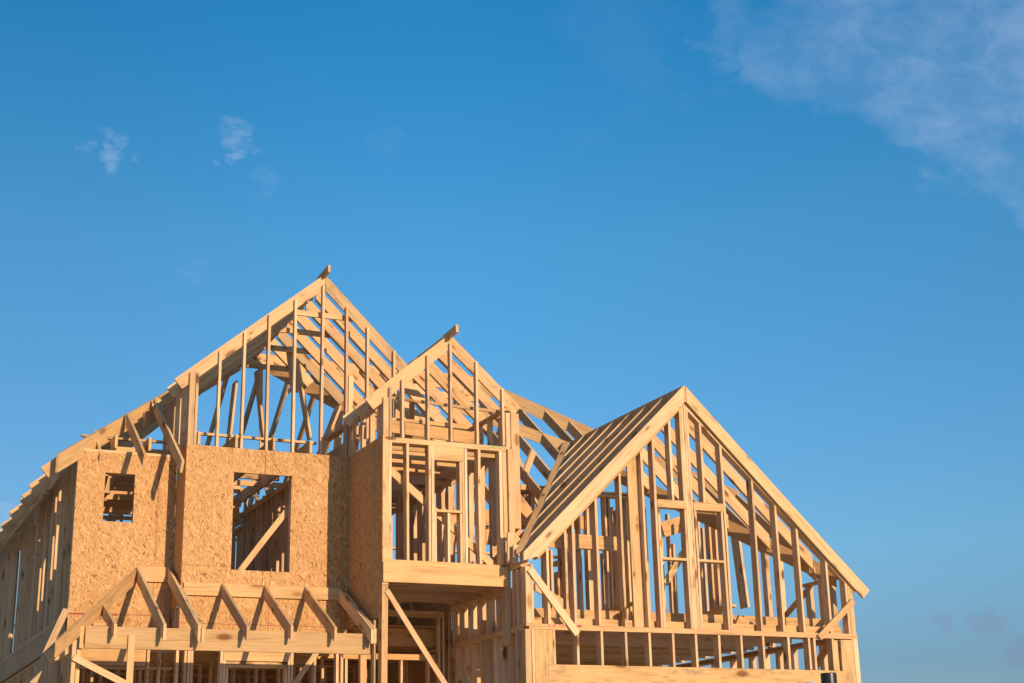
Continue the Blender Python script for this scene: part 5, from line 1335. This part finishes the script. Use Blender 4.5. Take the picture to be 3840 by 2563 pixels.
# ------------------------------------------------------------------ sheathing, floor slab
H = 1.6
def child(o, p):
    bpy.context.view_layer.update()
    m = o.matrix_world.copy(); o.parent = p; o.matrix_parent_inverse = p.matrix_world.inverted(); o.matrix_world = m
def strip(p, pts, t=0.007):
    bm = bmesh.new()
    for lo, hi in pts: box(bm, lo, hi)
    o = mesh_object('sheet_edge', bm, RED); child(o, p)
YB, YLF, YBY = 21.577, 22.15, 20.05
s1 = panel('sheathing', (4.862, YB, 0), (1, 0, 0), (0, 2.5146), (2.45 + H, 5.288 + H), 0.011, OSB, None, [(5.587 - 4.862, 6.475 - 4.862, 3.462 + H, 4.918 + H)])
s1['label'] = 'sheathing of orange strand board round the square window under the tall gable'; child(s1, house)
e = 0.0012
strip(s1, [((6.058, YB - e, 4.918 + H), (6.064, YB + e, 5.285 + H)), ((6.180, YB - e, 4.918 + H), (6.187, YB + e, 5.285 + H)),
           ((6.06, YB - e, 2.50 + H), (6.066, YB + e, 3.462 + H)), ((6.17, YB - e, 2.50 + H), (6.177, YB + e, 3.462 + H)),
           ((4.87, YB - e, 2.668 + H), (7.36, YB + e, 2.676 + H)), ((4.87, YB - e, 3.50 + H), (5.58, YB + e, 3.505 + H)), ((4.8605, YB - e, 2.5 + H), (4.867, YB + e, 5.28 + H))])
s2 = panel('sheathing', (3.402, YLF, 0), (1, 0, 0), (0, 1.455), (2.38 + H, 5.207 + H), 0.011, OSB, None, [(3.81 - 3.402, 4.245 - 3.402, 4.18 + H, 4.903 + H)])
s2['label'] = 'sheathing of strand board with the small narrow window at the far left'; child(s2, house)
strip(s2, [((3.42, YLF - e, 2.815 + H), (4.1, YLF + e, 2.84 + H)), ((4.1, YLF - e, 2.83 + H), (4.85, YLF + e, 2.838 + H)), ((4.587, YLF - e, 2.84 + H), (4.592, YLF + e, 5.2 + H))])
s3 = panel('sheathing', (4.8625, YLF, 0), (0, -1, 0), (0, YLF - YB - 0.002), (2.93 + H, 5.286 + H), 0.011, OSB, None)
child(s3, house)
s4 = panel('sheathing', (7.377, YB, 0), (0, -1, 0), (0.001, YB - YBY), (2.66 + H, 5.282 + H), 0.010, OSB, None)
s4['label'] = 'side sheathing of strand board on the left cheek of the middle bay'; child(s4, house)
s5 = panel('rim_sheathing', (3.40, 32.4, 0), (0, -1, 0), (0, 10.1), (2.47 + H, 2.826 + H), 0.011, OSB, None)
s5['label'] = 'band of strand board under the long side wall'; child(s5, house)
s7 = panel('sheathing', (3.42, 29.1, 0), (1, 0, 0), (0, 11.6), (0.3, 2.79 + H), 0.011, OSB, None)
child(s7, house)
s8 = panel('sheathing', (9.41, 28.9, 0), (0, -1, 0), (0, 6.5), (0.3, 2.52 + H), 0.011, OSB, None)
child(s8, house)
s9 = panel('sheathing', (7.32, 24.35, 0), (1, 0, 0), (0, 2.02), (2.55 + H, 3.47 + H), 0.011, OSB, None)
child(s9, house)
s10 = panel('sheathing', (9.415, 26.5, 0), (0, -1, 0), (0, 4.1), (2.55 + H, 3.42 + H), 0.011, OSB, None)
child(s10, house)
s6 = panel('sheathing', (8.3, 23.5, 0), (1, 0, 0), (0, 1.0), (2.42 + H, 2.88 + H), 0.011, OSB, None)
s6['label'] = 'strip of strand board in the shaded entrance'; child(s6, house)
bm = bmesh.new(); box(bm, (3.3, 21.4, 0.0), (15.2, 32.6, 0.3)); box(bm, (9.2, 19.5, 0.0), (15.2, 21.4, 0.3))
sl = mesh_object('foundation_slab', bm, CONC); child(sl, house)

# crayon marks on plates (strokes proud of the wood)
def strokes(name, mat, segs, y, w=0.012, parent=None):
    bm = bmesh.new()
    for (x0, z0, x1, z1) in segs:
        dx, dz = x1 - x0, z1 - z0; l = math.hypot(dx, dz); nx, nz = -dz / l * w / 2, dx / l * w / 2
        v = [bm.verts.new((a, yy, b)) for yy in (y, y + 0.0015) for a, b in ((x0 + nx, z0 + nz), (x1 + nx, z1 + nz), (x1 - nx, z1 - nz), (x0 - nx, z0 - nz))]
        for f in ((0, 1, 2, 3), (7, 6, 5, 4), (0, 4, 5, 1), (1, 5, 6, 2), (2, 6, 7, 3), (3, 7, 4, 0)): bm.faces.new([v[i] for i in f])
    o = mesh_object(name, bm, mat); child(o, parent)
zt, zb = 2.55 + H, 2.517 + H
strokes('crayon_mark', PINK, [(9.70, zt, 9.745, zb), (9.80, zt, 9.79, zb), (9.82, zt, 9.80, zb), (9.87, zt, 9.93, zb), (9.94, zt, 9.955, zb), (10.12, zt, 10.15, zb), (10.14, zb, 10.24, zt - .01), (10.17, zt, 10.25, zt), (10.17, (zt + zb) / 2, 10.24, (zt + zb) / 2)], 19.486, 0.012, parts['rhw'])
zt, zb = 5.26 + H, 5.228 + H
strokes('crayon_mark', GREEN, [(9.08 + .045 * i, zt if i % 2 else zb, 9.08 + .045 * (i + 1), zb if i % 2 else zt) for i in range(6)], 20.047, 0.010, parts['bay'])
strokes('crayon_mark', PINK, [(4.445, 2.02 + H, 4.46, 2.0 + H), (4.46, 2.0 + H, 4.45, 1.96 + H), (4.44, 1.92 + H, 4.465, 1.92 + H), (4.465, 1.92 + H, 4.45, 1.87 + H), (4.44, 1.83 + H, 4.46, 1.80 + H)], 21.5755, 0.012, parts['pfw'])
# metal hurricane straps nailed on the top plates
# ------------------------------------------------------------------ things in front
def lathe(name, prof, mat, loc, seg=40, parent=None):
    bm = bmesh.new(); rings = []
    for r_, z_ in prof: rings.append([bm.verts.new((r_ * math.cos(2 * math.pi * k / seg), r_ * math.sin(2 * math.pi * k / seg), z_)) for k in range(seg)])
    for a, b in zip(rings, rings[1:]):
        for k in range(seg): bm.faces.new((a[k], a[(k + 1) % seg], b[(k + 1) % seg], b[k]))
    bm.faces.new(rings[0][::-1]); bm.faces.new(rings[-1])
    o = mesh_object(name, bm, mat, parent); o.location = loc
    for pl in o.data.polygons: pl.use_smooth = len(pl.vertices) == 4
    return o
pp = lathe('vent_pipe', [(0.057, 0.0), (0.057, 2.488), (0.0565, 2.494), (0.050, 2.494), (0.050, 2.38)], BLACK, (6.716, 9.0, 0.0))
pp['label'] = 'black upright pipe with open top at the bottom right of the house'; pp['category'] = 'pipe'
cp = lathe('pipe_cap', [(0.02, 0.0), (0.02, 2.35), (0.045, 2.36), (0.045, 2.415), (0.040, 2.427), (0.02, 2.431)], PALE, (6.545, 9.0, 0.0))
cp['label'] = 'pale blue rounded cap just left of the black pipe'; cp['category'] = 'cap'
